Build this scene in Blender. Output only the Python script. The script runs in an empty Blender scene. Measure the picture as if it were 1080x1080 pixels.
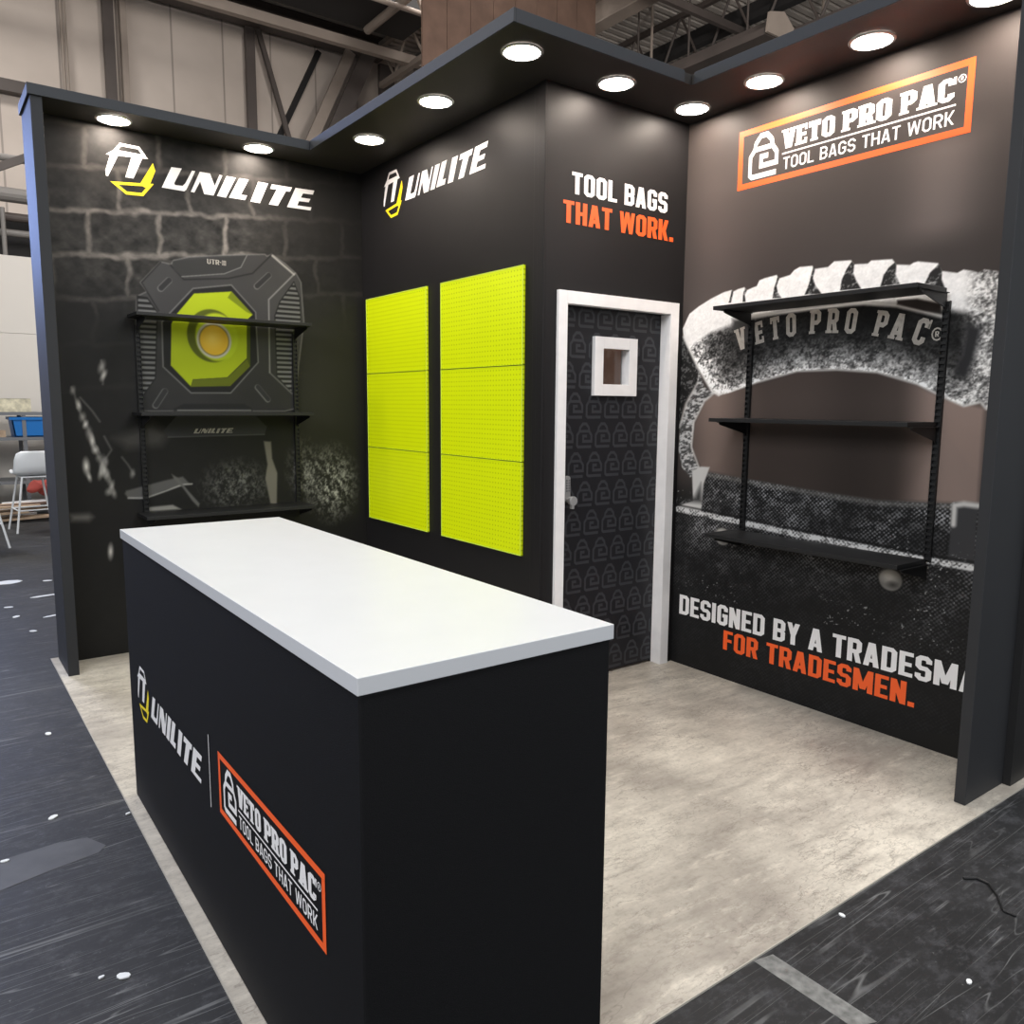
import bpy, bmesh, math, random
import numpy as np
from mathutils import Vector, Matrix

random.seed(7)
S = bpy.context.scene
COL = S.collection

# ------------------------------------------------------------------ camera
cam_d = bpy.data.cameras.new('camera'); cam = bpy.data.objects.new('camera', cam_d); COL.objects.link(cam)
cam_d.sensor_width = 36; cam_d.lens = 846.95 / 1080 * 36; cam_d.clip_start = .05; cam_d.clip_end = 200
_y, _p, _r = math.radians(-36.454), math.radians(-7.592), math.radians(.452)
_f = Vector((math.sin(-_y) * math.cos(_p), math.cos(_y) * math.cos(_p), math.sin(_p)))
_x = Vector((math.cos(_y), math.sin(_y), 0)); _u = _x.cross(_f)
_x2 = _x * math.cos(_r) + _u * math.sin(_r); _u2 = -_x * math.sin(_r) + _u * math.cos(_r)
cam.matrix_world = Matrix(((_x2.x, _u2.x, -_f.x, -.5504), (_x2.y, _u2.y, -_f.y, -4.9366), (_x2.z, _u2.z, -_f.z, 1.4386), (0, 0, 0, 1)))
S.camera = cam

# ------------------------------------------------------------------ world, hall light and added fills, exposure
W = bpy.data.worlds.new('hall_ambient'); S.world = W; W.use_nodes = True
W.node_tree.nodes['Background'].inputs[0].default_value = (.93, .97, 1.0, 1)
W.node_tree.nodes['Background'].inputs[1].default_value = .34
def area(name, loc, target, size, power, col=(1, 1, 1)):
    l = bpy.data.lights.new(name, 'AREA'); l.shape = 'SQUARE'; l.size = size; l.energy = power; l.color = col
    o = bpy.data.objects.new(name, l); COL.objects.link(o); o.location = loc
    o.rotation_euler = (Vector(target) - Vector(loc)).to_track_quat('-Z', 'Y').to_euler(); return l
area('hall_light', (-3, -7, 9.8), (-3, -7, 0), 2.5, 290, (.95, .98, 1))
area('hall_light', (4.5, -7, 9.8), (4.5, -7, 0), 2.5, 290, (.95, .98, 1))
area('hall_light', (0, -1.5, 9.8), (0, -1.5, 0), 2.5, 260, (.95, .98, 1))
area('hall_light', (-2, 9, 9.8), (-2, 9, 0), 2.5, 650, (1, .98, .95))
area('hall_light', (9, 9, 9.8), (9, 9, 0), 2.5, 160, (1, .95, .9))
area('hall_wall_fill', (2, 3, 6.6), (5, 14, 8.6), 2.0, 165, (1, .93, .87))  # unseen fill added to brighten the far hall wall
area('roof_fill', (6, -3, 5.2), (14, 8, 10), 2.0, 700, (1, .95, .9))  # upward fill added to lift the ribbed deck, no lamp stands there
area('blue_daylight_fill', (-1.7, 7.2, 4.0), (0, 0, 2.2), 2.0, 58, (.34, .48, 1.0)).spread = 1.6  # unseen blue area light added to tint the left end panel
area('side_fill', (-7.5, -5.5, 5.2), (.5, -2.8, 1.0), 3.0, 420, (.97, .98, 1))  # added fill from the left for the counter side and its lettering
area('front_fill', (2.0, -10.5, 5.2), (2.2, -2, 1.2), 3.0, 170, (.97, .98, 1))  # added frontal fill for the door surround, not a real fitting
S.view_settings.view_transform = 'Standard'; S.view_settings.look = 'None'
S.view_settings.gamma = 1; S.view_settings.use_curve_mapping = False
S.view_settings.exposure = 0.18

# ------------------------------------------------------------------ materials
def lin(c): return tuple(((x / 255) / 12.92 if x / 255 <= .04045 else ((x / 255 + .055) / 1.055) ** 2.4) for x in c)
def mat(name, rgb, rough=.5, metal=0, spec=.5, noise=None, bump=None, emis=None, alpha=None):
    m = bpy.data.materials.new(name); m.use_nodes = True; nt = m.node_tree; b = nt.nodes['Principled BSDF']
    c = lin(rgb); b.inputs['Base Color'].default_value = (*c, 1)
    b.inputs['Roughness'].default_value = rough; b.inputs['Metallic'].default_value = metal
    b.inputs['Specular IOR Level'].default_value = spec
    if noise:
        sc, amt = noise
        tc = nt.nodes.new('ShaderNodeTexCoord'); n = nt.nodes.new('ShaderNodeTexNoise'); n.inputs['Scale'].default_value = sc; n.inputs['Detail'].default_value = 6
        r = nt.nodes.new('ShaderNodeMapRange'); r.inputs[1].default_value = .3; r.inputs[2].default_value = .7; r.inputs[3].default_value = 1 - amt; r.inputs[4].default_value = 1 + amt
        mx = nt.nodes.new('ShaderNodeVectorMath'); mx.operation = 'SCALE'; mx.inputs[0].default_value = c
        nt.links.new(tc.outputs['Object'], n.inputs['Vector']); nt.links.new(n.outputs[0], r.inputs[0]); nt.links.new(r.outputs[0], mx.inputs['Scale']); nt.links.new(mx.outputs[0], b.inputs['Base Color'])
        if bump:
            bp = nt.nodes.new('ShaderNodeBump'); bp.inputs['Strength'].default_value = bump; bp.inputs['Distance'].default_value = .01
            nt.links.new(n.outputs[0], bp.inputs['Height']); nt.links.new(bp.outputs[0], b.inputs['Normal'])
    if emis:
        b.inputs['Emission Color'].default_value = (*emis[0], 1); b.inputs['Emission Strength'].default_value = emis[1]
    return m
M = dict(
    black=mat('black_print', (31, 30, 31), .5, spec=.22, noise=(3, .05)),
    fabric=mat('black_fabric', (17, 17, 19), .65, spec=.2, noise=(500, .25), bump=.15),
    paint=mat('charcoal_paint', (38, 39, 42), .6, spec=.4, noise=(6, .05)),
    fascia=mat('fascia_paint', (50, 52, 56), .55, spec=.35),
    soffit=mat('soffit_paint', (48, 45, 43), .55, spec=.3),
    shelf=mat('black_steel', (26, 26, 27), .5, spec=.4),
    white=mat('white_laminate', (203, 204, 203), .35, spec=.4, noise=(9, .015)),
    edge=mat('white_edge_shaded', (196, 198, 202), .35, spec=.4),  # countertop sides slightly greyer, their shade put into the colour
    wpaint=mat('white_paint', (240, 238, 238), .5, noise=(20, .03)),
    vwhite=mat('white_vinyl', (238, 236, 236), .45), vorange=mat('orange_vinyl', (247, 98, 40), .45),
    vyellow=mat('yellow_vinyl', (244, 222, 24), .45), vgrey=mat('pale_grey_print', (166, 160, 152), .5, noise=(60, .15)),
    pattern=mat('dark_grey_print', (52, 53, 58), .5), leaf=mat('door_print', (29, 29, 33), .5, spec=.35),
    chrome=mat('brushed_steel', (170, 170, 172), .3, 1), lock=mat('satin_lock_metal', (176, 176, 176), .3, .4), pipe=mat('grey_pipe', (120, 116, 112), .5),
    steel=mat('dark_structural_steel', (74, 66, 62), .6, noise=(2, .15)), beam=mat('beige_structural_steel', (140, 128, 118), .6, noise=(2, .1)),
    deck=mat('roof_deck', (176, 168, 160), .6, noise=(1, .1)), brown=mat('brown_panel', (98, 76, 64), .7, noise=(3, .2)),
    part=mat('partition_panel', (216, 210, 202), .6, noise=(1, .03)), seat=mat('white_plastic', (232, 234, 236), .35),
    blue=mat('blue_plastic', (20, 112, 190), .4), card=mat('printed_card', (214, 206, 180), .6, noise=(14, .35)),
    timber=mat('timber', (176, 152, 128), .7, noise=(8, .3)), patch=mat('old_tape', (66, 66, 68), .6, noise=(9, .25)), tape=mat('worn_tape', (112, 112, 110), .7, noise=(40, .4)), dark=mat('dark_cavity', (24, 22, 22), .8), red=mat('red_cloth', (150, 60, 52), .8),
    store=mat('brown_board', (150, 112, 92), .6, noise=(5, .2)), ring=mat('light_bezel', (205, 205, 205), .3, .6),
    lamp=mat('lit_diffuser', (255, 250, 240), .5, emis=((1.0, .86, .74), 84)),
    grey=mat('grey_metal', (130, 132, 136), .45, .5), plume=mat('pale_fleck', (220, 222, 224), .7),
)
def fade_glass(name):
    m = bpy.data.materials.new(name); m.use_nodes = True; b = m.node_tree.nodes['Principled BSDF']
    b.inputs['Transmission Weight'].default_value = 1; b.inputs['Roughness'].default_value = .02; b.inputs['IOR'].default_value = 1.45
    return m
M['glass'] = fade_glass('clear_glass')

def nodes(m): return m.node_tree, m.node_tree.nodes['Principled BSDF']
def N(nt, t, **k):
    n = nt.nodes.new(t)
    for a, v in k.items(): setattr(n, a, v)
    return n
def mathn(nt, op, a, b=None, clamp=False):
    n = nt.nodes.new('ShaderNodeMath'); n.operation = op; n.use_clamp = clamp
    for i, x in enumerate((a, b)):
        if x is None: continue
        if isinstance(x, (int, float)): n.inputs[i].default_value = x
        else: nt.links.new(x, n.inputs[i])
    return n.outputs[0]
def mixc(nt, fac, c1, c2):
    n = nt.nodes.new('ShaderNodeMix'); n.data_type = 'RGBA'
    for i, x in ((0, fac), (6, c1), (7, c2)):
        if isinstance(x, (int, float)): n.inputs[i].default_value = x
        elif isinstance(x, tuple): n.inputs[i].default_value = (*x, 1)
        else: nt.links.new(x, n.inputs[i])
    return n.outputs[2]
def noise(nt, vec, scale, detail=6, rough=.5, sc=(1, 1, 1), rot=0):
    mp = N(nt, 'ShaderNodeMapping'); mp.inputs['Scale'].default_value = sc; mp.inputs['Rotation'].default_value = (0, 0, rot); nt.links.new(vec, mp.inputs[0])
    n = N(nt, 'ShaderNodeTexNoise'); n.inputs['Scale'].default_value = scale; n.inputs['Detail'].default_value = detail; n.inputs['Roughness'].default_value = rough
    nt.links.new(mp.outputs[0], n.inputs['Vector']); return n.outputs[0]
def ramp(nt, x, a, b, c=0, d=1):
    r = N(nt, 'ShaderNodeMapRange'); nt.links.new(x, r.inputs[0]); r.inputs[1].default_value = a; r.inputs[2].default_value = b; r.inputs[3].default_value = c; r.inputs[4].default_value = d
    return r.outputs[0]

# lime pegboard: 25 mm grid of small dark punched holes
def pegboard():
    m = bpy.data.materials.new('lime_pegboard'); m.use_nodes = True; nt, b = nodes(m)
    tc = N(nt, 'ShaderNodeTexCoord'); sp = N(nt, 'ShaderNodeSeparateXYZ'); nt.links.new(tc.outputs['Object'], sp.inputs[0])
    def cell(o): return mathn(nt, 'SUBTRACT', mathn(nt, 'FRACT', mathn(nt, 'MULTIPLY', mathn(nt, 'ADD', o, 10.0), 40.0)), .5)
    y, z = cell(sp.outputs[1]), cell(sp.outputs[2])
    d = mathn(nt, 'SQRT', mathn(nt, 'ADD', mathn(nt, 'MULTIPLY', y, y), mathn(nt, 'MULTIPLY', z, z)))
    h = mathn(nt, 'LESS_THAN', d, .17)
    nt.links.new(mixc(nt, h, (.78, .93, .0), (.50, .62, .0)), b.inputs['Base Color']); b.inputs['Roughness'].default_value = .4
    return m
M['lime'] = pegboard(); M['limeedge'] = mat('lime_edge', (214, 242, 90), .4)

# vinyl concrete-look carpet tiles
def concrete():
    m = bpy.data.materials.new('concrete_look_vinyl'); m.use_nodes = True; nt, b = nodes(m)
    v = N(nt, 'ShaderNodeTexCoord').outputs['Object']
    big = noise(nt, v, 1.6, 8, .6, rot=.5); streak = noise(nt, v, 5, 10, .7, (1, 3.2, 1), .35); fine = noise(nt, v, 55, 4, .6)
    c = mixc(nt, ramp(nt, big, .35, .68), lin((158, 150, 140)), lin((216, 208, 194)))
    c = mixc(nt, ramp(nt, streak, .50, .72, 0, .55), c, lin((118, 110, 102)))
    c = mixc(nt, ramp(nt, streak, .32, .46, .45, 0), c, lin((236, 228, 212)))
    c = mixc(nt, ramp(nt, fine, .52, .75, 0, .35), c, lin((120, 112, 104)))
    for sc_, rot_, w_, sd_ in ((2.2, .5, .010, 1), (3.1, .2, .008, 2), (4.5, .9, .010, 3), (7, .4, .012, 4)):
        n_ = noise(nt, v, sc_, 5, .6, (1, 2.6, 1), rot_); d_ = mathn(nt, 'ABSOLUTE', mathn(nt, 'SUBTRACT', n_, .5)); g_ = noise(nt, v, 1.7 + sd_ * .4, 3, .5, rot=sd_)
        c = mixc(nt, mathn(nt, 'MULTIPLY', ramp(nt, d_, 0, w_, .5, 0), ramp(nt, g_, .46, .6, 0, 1)), c, lin((112, 104, 96)))
    nt.links.new(c, b.inputs['Base Color']); b.inputs['Roughness'].default_value = .38; b.inputs['Specular IOR Level'].default_value = .4
    return m
M['carpet'] = concrete(); M['strip'] = mat('carpet_edge', (176, 170, 160), .5)

# scuffed black hall floor
def hallfloor():
    m = bpy.data.materials.new('scuffed_black_floor'); m.use_nodes = True; nt, b = nodes(m)
    v = N(nt, 'ShaderNodeTexCoord').outputs['Object']
    big = noise(nt, v, .9, 8, .65); mid = noise(nt, v, 7, 12, .8, (1, 1.6, 1), .4); fine = noise(nt, v, 60, 4, .7)
    c = mixc(nt, ramp(nt, big, .35, .7), lin((34, 34, 35)), lin((50, 50, 51)))
    c = mixc(nt, ramp(nt, mid, .50, .72, 0, .55), c, lin((92, 92, 96)))
    def hair(scale, sc, ang, w, seed, k, det=3):
        n_ = noise(nt, v, scale, det, .5, sc, ang + seed * .001); d_ = mathn(nt, 'ABSOLUTE', mathn(nt, 'SUBTRACT', n_, .5))
        g_ = noise(nt, v, 1.3 + .37 * seed, 3, .5, (1, 1, 1), seed)
        return mathn(nt, 'MULTIPLY', ramp(nt, d_, 0, w, k, 0), ramp(nt, g_, .48, .6, 0, 1))
    for args in ((.8, (.5, 14, 1), .5, .004, 1, .4, 1), (.7, (.4, 18, 1), -.75, .004, 2, .4, 1), (.9, (.5, 12, 1), 1.35, .004, 3, .35, 1), (.6, (.5, 22, 1), 2.5, .005, 4, .4, 1), (1.4, (.5, 10, 1), .95, .004, 5, .3, 1), (1.1, (.4, 16, 1), 2.0, .004, 6, .35, 1), (.9, (.5, 14, 1), -.2, .004, 7, .35, 1)):
        c = mixc(nt, hair(*args), c, lin((150, 150, 150)))
    m2 = noise(nt, v, 16, 8, .8, (1, 1.7, 1), .9); c = mixc(nt, ramp(nt, m2, .54, .7, 0, .35), c, lin((100, 100, 104)))
    c = mixc(nt, ramp(nt, fine, .66, .76, 0, .35), c, lin((150, 150, 150)))
    nt.links.new(c, b.inputs['Base Color'])
    nt.links.new(ramp(nt, mid, .3, .7, .42, .7), b.inputs['Roughness']); b.inputs['Specular IOR Level'].default_value = .22
    return m
M['floor'] = hallfloor()

# pale cladding panels of the hall wall with upright joints
def cladding():
    m = bpy.data.materials.new('hall_cladding'); m.use_nodes = True; nt, b = nodes(m)
    v = N(nt, 'ShaderNodeTexCoord').outputs['Object']; sp = N(nt, 'ShaderNodeSeparateXYZ'); nt.links.new(v, sp.inputs[0])
    fx = mathn(nt, 'FRACT', mathn(nt, 'DIVIDE', mathn(nt, 'ADD', sp.outputs[0], 20.25), 1.07))
    j = mathn(nt, 'LESS_THAN', fx, .035)
    big = noise(nt, v, .6, 4)
    c = mixc(nt, ramp(nt, big, .3, .7), lin((172, 160, 150)), lin((192, 180, 170)))
    nt.links.new(mixc(nt, mathn(nt, 'MULTIPLY', j, .5), c, lin((80, 72, 68))), b.inputs['Base Color']); b.inputs['Roughness'].default_value = .6
    return m
M['clad'] = cladding()

# ------------------------------------------------------------------ mesh helpers
def box(bm, x0, x1, y0, y1, z0, z1):
    v = [bm.verts.new((x, y, z)) for x in (x0, x1) for y in (y0, y1) for z in (z0, z1)]
    for f in ((0, 1, 3, 2), (4, 6, 7, 5), (0, 4, 5, 1), (2, 3, 7, 6), (0, 2, 6, 4), (1, 5, 7, 3)): bm.faces.new([v[i] for i in f])
def tube(bm, a, b, r, n=12, r2=None):
    a, b = Vector(a), Vector(b); r2 = r if r2 is None else r2
    q = (b - a).to_track_quat('Z', 'Y'); A, B = [], []
    for i in range(n):
        t = 2 * math.pi * i / n; o = q @ Vector((math.cos(t), math.sin(t), 0))
        A.append(bm.verts.new(a + o * r)); B.append(bm.verts.new(b + o * r2))
    for i in range(n): bm.faces.new((A[i], A[(i + 1) % n], B[(i + 1) % n], B[i]))
    bm.faces.new(A[::-1]); bm.faces.new(B)
def bar(bm, a, b, w, h):
    a, b = Vector(a), Vector(b); d = (b - a).normalized(); up = Vector((0, 0, 1)) if abs(d.z) < .95 else Vector((0, 1, 0))
    s = d.cross(up).normalized(); u = s.cross(d)
    P = [bm.verts.new(p + s * i * w / 2 + u * j * h / 2) for p in (a, b) for i, j in ((-1, -1), (1, -1), (1, 1), (-1, 1))]
    for f in ((3, 2, 1, 0), (4, 5, 6, 7), (0, 1, 5, 4), (1, 2, 6, 5), (2, 3, 7, 6), (3, 0, 4, 7)): bm.faces.new([P[i] for i in f])
def prism(bm, pts, d):
    """extrude a polygon of 3D points along vector d"""
    A = [bm.verts.new(p) for p in pts]; B = [bm.verts.new(Vector(p) + Vector(d)) for p in pts]; n = len(A)
    bm.faces.new(A[::-1]); bm.faces.new(B)
    for i in range(n): bm.faces.new((A[i], A[(i + 1) % n], B[(i + 1) % n], B[i]))
def obj(name, bm, m, parent=None, bevel=0, smooth=False):
    bmesh.ops.recalc_face_normals(bm, faces=bm.faces)
    me = bpy.data.meshes.new(name); bm.to_mesh(me); bm.free(); me.materials.append(m)
    o = bpy.data.objects.new(name, me); COL.objects.link(o)
    if parent: o.parent = parent; o.matrix_parent_inverse = Matrix.Translation(-parent.location) if parent.type == 'EMPTY' else Matrix()
    if bevel:
        b = o.modifiers.new('bevel', 'BEVEL'); b.width = bevel; b.segments = 2; b.limit_method = 'ANGLE'
    if smooth:
        for p in me.polygons: p.use_smooth = True
    return o
def BM(*boxes):
    bm = bmesh.new()
    for b in boxes: box(bm, *b)
    return bm
def thing(name, label, cat, loc=(0, 0, 0), group=None):
    o = bpy.data.objects.new(name, None); COL.objects.link(o); o.location = loc; o.empty_display_size = .1
    return tag(o, label, cat, group)
def tag(o, label, cat, group=None, kind=None):
    o['label'] = label; o['category'] = cat
    if group: o['group'] = group
    if kind: o['kind'] = kind
    return o
def struct(name, bm, m, label=None, parent=None, bevel=0):
    o = obj(name, bm, m, parent, bevel)
    if not parent: o['kind'] = 'structure'; o['label'] = label or name; o['category'] = name.split('_')[0]
    return o

# ------------------------------------------------------------------ key dimensions (metres)
A, B, C = 1.867, 1.911, .952           # left wall length, inner wall length, door wall length
X4 = A + C; YE = -3.658                # right wall plane, its near end
H, HB = 2.95, 2.902                    # canopy top and underside
T = .1

# ------------------------------------------------------------------ flat lettering
class Frame:
    """u runs to the reader's right along a wall, v is height above the floor"""
    def __init__(s, kind, off, lift=.0015): s.k, s.o, s.l = kind, off, lift
    def __call__(s, u, v, e=0): return (u, s.o - s.l - e, v) if s.k == 'x' else (s.o - s.l - e, -u, v)
FA, FB, FC, FD = Frame('x', 0), Frame('y', A), Frame('x', -B), Frame('y', X4)
def flat(name, polys, fr, m, parent=None, lift=0):
    bm = bmesh.new()
    for k, p in enumerate(polys):
        vs = [bm.verts.new(fr(u, v, lift + .00004 * (k % 9))) for u, v in p]
        try: bm.faces.new(vs)
        except ValueError: pass
    me = bpy.data.meshes.new(name)
    want = Vector((0, -1, 0)) if fr.k == 'x' else Vector((-1, 0, 0))
    for f in bm.faces:
        f.normal_update()
        if f.normal.dot(want) < 0: f.normal_flip()
    bm.to_mesh(me); bm.free(); me.materials.append(m); o = bpy.data.objects.new(name, me); COL.objects.link(o)
    if parent: o.parent = parent; o.matrix_parent_inverse = Matrix.Translation(-parent.location)
    return o
def stroke(pts, w, closed=False):
    """mitred ribbon quads along a polyline"""
    n = len(pts); P = [Vector(p).to_2d() if len(p) == 2 else Vector(p) for p in pts]; L, R = [], []
    for i in range(n):
        a = P[i - 1] if (closed or i > 0) else None; b = P[(i + 1) % n] if (closed or i < n - 1) else None
        d1 = (P[i] - a).normalized() if a is not None else None; d2 = (b - P[i]).normalized() if b is not None else None
        if d1 is None: d1 = d2
        if d2 is None: d2 = d1
        n1 = Vector((-d1.y, d1.x)); n2 = Vector((-d2.y, d2.x)); m = (n1 + n2)
        if m.length < 1e-4: m = n1
        m.normalize(); k = w / 2 / max(.4, m.dot(n1)); L.append(P[i] + m * k); R.append(P[i] - m * k)
    Q = []
    for i in range(n if closed else n - 1):
        j = (i + 1) % n; Q.append([tuple(L[i]), tuple(L[j]), tuple(R[j]), tuple(R[i])])
    return Q
def glyph(ch, w, t, c, serif=0):
    """block letter in a box w wide and 1 high; returns (polygons, width)"""
    if ch == ' ': return [], w * .45
    if ch == '.': return [[(0, 0), (t * 1.1, 0), (t * 1.1, t * 1.1), (0, t * 1.1)]], t * 1.1
    wd = dict(M=1.35, W=1.45, I=t / w, L=.86, E=.88, F=.85, T=.95, A=1.06, V=1.04, Y=1.0).get(ch, 1.0) * w
    h = t * .86; l, r, b, tp, m = t / 2, wd - t / 2, h / 2, 1 - h / 2, .5; q = []
    V = lambda x, z0=0, z1=1: q.append([(x - t / 2, z0), (x + t / 2, z0), (x + t / 2, z1), (x - t / 2, z1)])
    Hh = lambda z, x0=0, x1=None: q.append([(x0, z - h / 2), (wd if x1 is None else x1, z - h / 2), (wd if x1 is None else x1, z + h / 2), (x0, z + h / 2)])
    Sl = lambda x0, z0, x1, z1, th=t: q.append([(x0, z0), (x0 + th, z0), (x1 + th, z1), (x1, z1)])
    K = lambda p, cl=False: q.extend(stroke(p, t * .96, cl))
    if ch in 'OD0': K([(l, b + (c if ch != 'D' else 0)), (l + (c if ch != 'D' else 0), b)][: 2 if ch != 'D' else 1] + [(r - c, b), (r, b + c), (r, tp - c), (r - c, tp)] + ([(l + c, tp), (l, tp - c)] if ch != 'D' else [(l, tp)]), True)
    elif ch == 'T': Hh(tp); V(wd / 2)
    elif ch == 'L': V(l); Hh(b)
    elif ch == 'I': V(l)
    elif ch == 'E': V(l); Hh(b); Hh(tp); Hh(m, 0, wd * .9)
    elif ch == 'F': V(l); Hh(tp); Hh(m, 0, wd * .9)
    elif ch == 'H': V(l); V(r); Hh(m)
    elif ch == 'U': K([(l, 1), (l, b + c), (l + c, b), (r - c, b), (r, b + c), (r, 1)])
    elif ch == 'B':
        K([(l, b), (r - c, b), (r, b + c), (r, m - c), (r - c, m), (l, m)], True); K([(l, m), (r - c, m), (r, m + c), (r, tp - c), (r - c, tp), (l, tp)], True)
    elif ch in 'PR':
        V(l); K([(l, tp), (r - c, tp), (r, tp - c), (r, .46 + c), (r - c, .46), (l, .46)])
        if ch == 'R': Sl(wd - t, 0, wd * .42, .44)
    elif ch == 'A': Sl(0, 0, wd / 2 - t * .62, 1); Sl(wd - t, 0, wd / 2 - t * .38, 1); Hh(.26, wd * .2, wd * .8)
    elif ch == 'V': Sl(wd / 2 - t * .62, 0, 0, 1); Sl(wd / 2 - t * .38, 0, wd - t, 1)
    elif ch == 'Y': V(wd / 2, 0, .5); Sl(wd / 2 - t / 2, .42, 0, 1); Sl(wd / 2 - t / 2, .42, wd - t, 1)
    elif ch == 'W':
        e = t * .88; Sl(wd * .25 - e * .5, 0, 0, 1, e); Sl(wd * .25 - e * .5, 0, wd / 2 - e / 2, 1, e); Sl(wd * .75 - e / 2, 0, wd / 2 - e / 2, 1, e); Sl(wd * .75 - e / 2, 0, wd - e, 1, e)
    elif ch == 'M': V(l); V(r); Sl(wd / 2 - t / 2, .12, 0, 1); Sl(wd / 2 - t / 2, .12, wd - t, 1)
    elif ch == 'N': V(l); V(r); Sl(wd - t, 0, 0, 1)
    elif ch == 'K': V(l); Sl(wd - t, 0, t * .8, .56); Sl(t * .8, .40, wd - t, 1)
    elif ch == 'C': K([(r, tp - .24), (r, tp - c), (r - c, tp), (l + c, tp), (l, tp - c), (l, b + c), (l + c, b), (r - c, b), (r, b + c), (r, b + .24)])
    elif ch == 'G': K([(r, tp - .22), (r, tp - c), (r - c, tp), (l + c, tp), (l, tp - c), (l, b + c), (l + c, b), (r - c, b), (r, b + c), (r, m - .02), (wd * .5, m - .02)])
    elif ch == 'S': K([(r, tp - .2), (r, tp - c), (r - c, tp), (l + c, tp), (l, tp - c), (l, m + c), (l + c, m), (r - c, m), (r, m - c), (r, b + c), (r - c, b), (l + c, b), (l, b + c), (l, b + .2)])
    if serif:
        sh = .11; F = lambda x, z: q.append([(x - t * .5 - serif, z), (x + t * .5 + serif, z), (x + t * .5 + serif, z + sh), (x - t * .5 - serif, z + sh)])
        if ch in 'TP': F(l if ch == 'P' else wd / 2, 0)
        if ch in 'PER': F(l, 1 - sh)
        if ch in 'ER': F(l, 0)
        if ch == 'R': F(wd - l, 0)
        if ch == 'A': F(l, 0); F(wd - l, 0)
        if ch == 'V': q += [[(-serif, 1 - sh), (t + serif * .6, 1 - sh), (t + serif * .6, 1), (-serif, 1)], [(wd - t - serif * .6, 1 - sh), (wd + serif, 1 - sh), (wd + serif, 1), (wd - t - serif * .6, 1)]]
        if ch == 'T': q += [[(0, .72), (t * .5, .72), (t * .5, 1), (0, 1)], [(wd - t * .5, .72), (wd, .72), (wd, 1), (wd - t * .5, 1)]]
        if ch == 'E': q += [[(wd - t * .5, .7), (wd, .7), (wd, 1), (wd - t * .5, 1)], [(wd - t * .5, 0), (wd, 0), (wd, .3), (wd - t * .5, .3)]]
        if ch == 'C': q += [[(wd - t * .25, .66), (wd + .03, .66), (wd + .03, 1), (wd - t * .25, 1)]]
    return q, wd
def words(text, u0, u1, v0, v1, w=.5, t=.17, c=.09, gap=.07, serif=0, slant=0):
    out, x = [], 0
    for ch in text:
        q, wd = glyph(ch, w, t, c, serif)
        out += [[(a + x + slant * b, b) for a, b in p] for p in q]; x += wd + gap
    x -= gap; k = (u1 - u0) / x
    res = [[(u0 + a * k, v0 + b * (v1 - v0)) for a, b in p] for p in out]
    return res
def clip(res, cut):                            # the print runs off the edge of its panel
    r2 = []
    for p in res:
        q = []
        for i in range(len(p)):
            a, b = p[i], p[(i + 1) % len(p)]
            if a[0] <= cut: q.append(a)
            if (a[0] - cut) * (b[0] - cut) < 0:
                s = (cut - a[0]) / (b[0] - a[0]); q.append((cut, a[1] + s * (b[1] - a[1])))
        if len(q) > 2: r2.append(q)
    return r2
WORD = [
    [(0.703, 2.745), (0.759, 2.747), (0.714, 2.660), (0.719, 2.651), (0.759, 2.653), (0.775, 2.670), (0.814, 2.745), (0.832, 2.745), (0.779, 2.636), (0.767, 2.625), (0.647, 2.627)],
    [(0.857, 2.746), (0.914, 2.746), (0.938, 2.682), (0.968, 2.748), (0.984, 2.747), (0.929, 2.627), (0.876, 2.627), (0.857, 2.693), (0.822, 2.627), (0.803, 2.628)],
    [(1.008, 2.748), (1.061, 2.747), (1.000, 2.626), (0.949, 2.628)],
    [(1.082, 2.748), (1.137, 2.749), (1.088, 2.656), (1.124, 2.657), (1.112, 2.629), (1.017, 2.629)],
    [(1.194, 2.746), (1.254, 2.746), (1.200, 2.625), (1.143, 2.626)],
    [(1.277, 2.745), (1.403, 2.747), (1.389, 2.720), (1.363, 2.718), (1.310, 2.626), (1.255, 2.626), (1.305, 2.719), (1.266, 2.718)],
    [(1.425, 2.748), (1.547, 2.751), (1.536, 2.725), (1.473, 2.723), (1.458, 2.696), (1.520, 2.697), (1.508, 2.675), (1.446, 2.673), (1.433, 2.646), (1.525, 2.648), (1.518, 2.628), (1.368, 2.627)]]
EMW = [[(0.370, 2.754), (0.413, 2.785), (0.565, 2.785), (0.582, 2.767), (0.538, 2.763), (0.385, 2.754)],
    [(0.391, 2.755), (0.433, 2.763), (0.375, 2.642), (0.365, 2.643), (0.364, 2.671)], [(0.500, 2.769), (0.554, 2.767), (0.502, 2.651), (0.461, 2.651)]]
EMW += stroke([(0.417, 2.780), (0.445, 2.817), (0.536, 2.816), (0.565, 2.778)], .015)
EMY = [[(0.606, 2.749), (0.617, 2.709), (0.586, 2.635), (0.561, 2.611), (0.532, 2.624)]]
EMY += stroke([(0.404, 2.612), (0.588, 2.629), (0.544, 2.573), (0.463, 2.569)], .016, True)
def flat_words(name, text, fr, m, parent, *a, label=None, **k):
    """each word of a line is a part of its own"""
    cut = k.pop('cut', None); full = words(text, *a, **k); j = 0; cur = []
    n = [len(glyph(ch, .5, .17, .09)[0]) for ch in text]
    def flush():
        if not cur: return
        q = clip(cur, cut) if cut else list(cur)
        o = flat(name, q, fr, m, parent)
        if label: o['label'] = label
        cur.clear()
    for ch, c in zip(text, n):
        if ch == ' ': flush()
        cur += full[j:j + c]; j += c
    flush()
def place(polys, ku, du, kv, dv): return [[(ku * u + du, kv * v + dv) for u, v in p] for p in polys]
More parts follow.
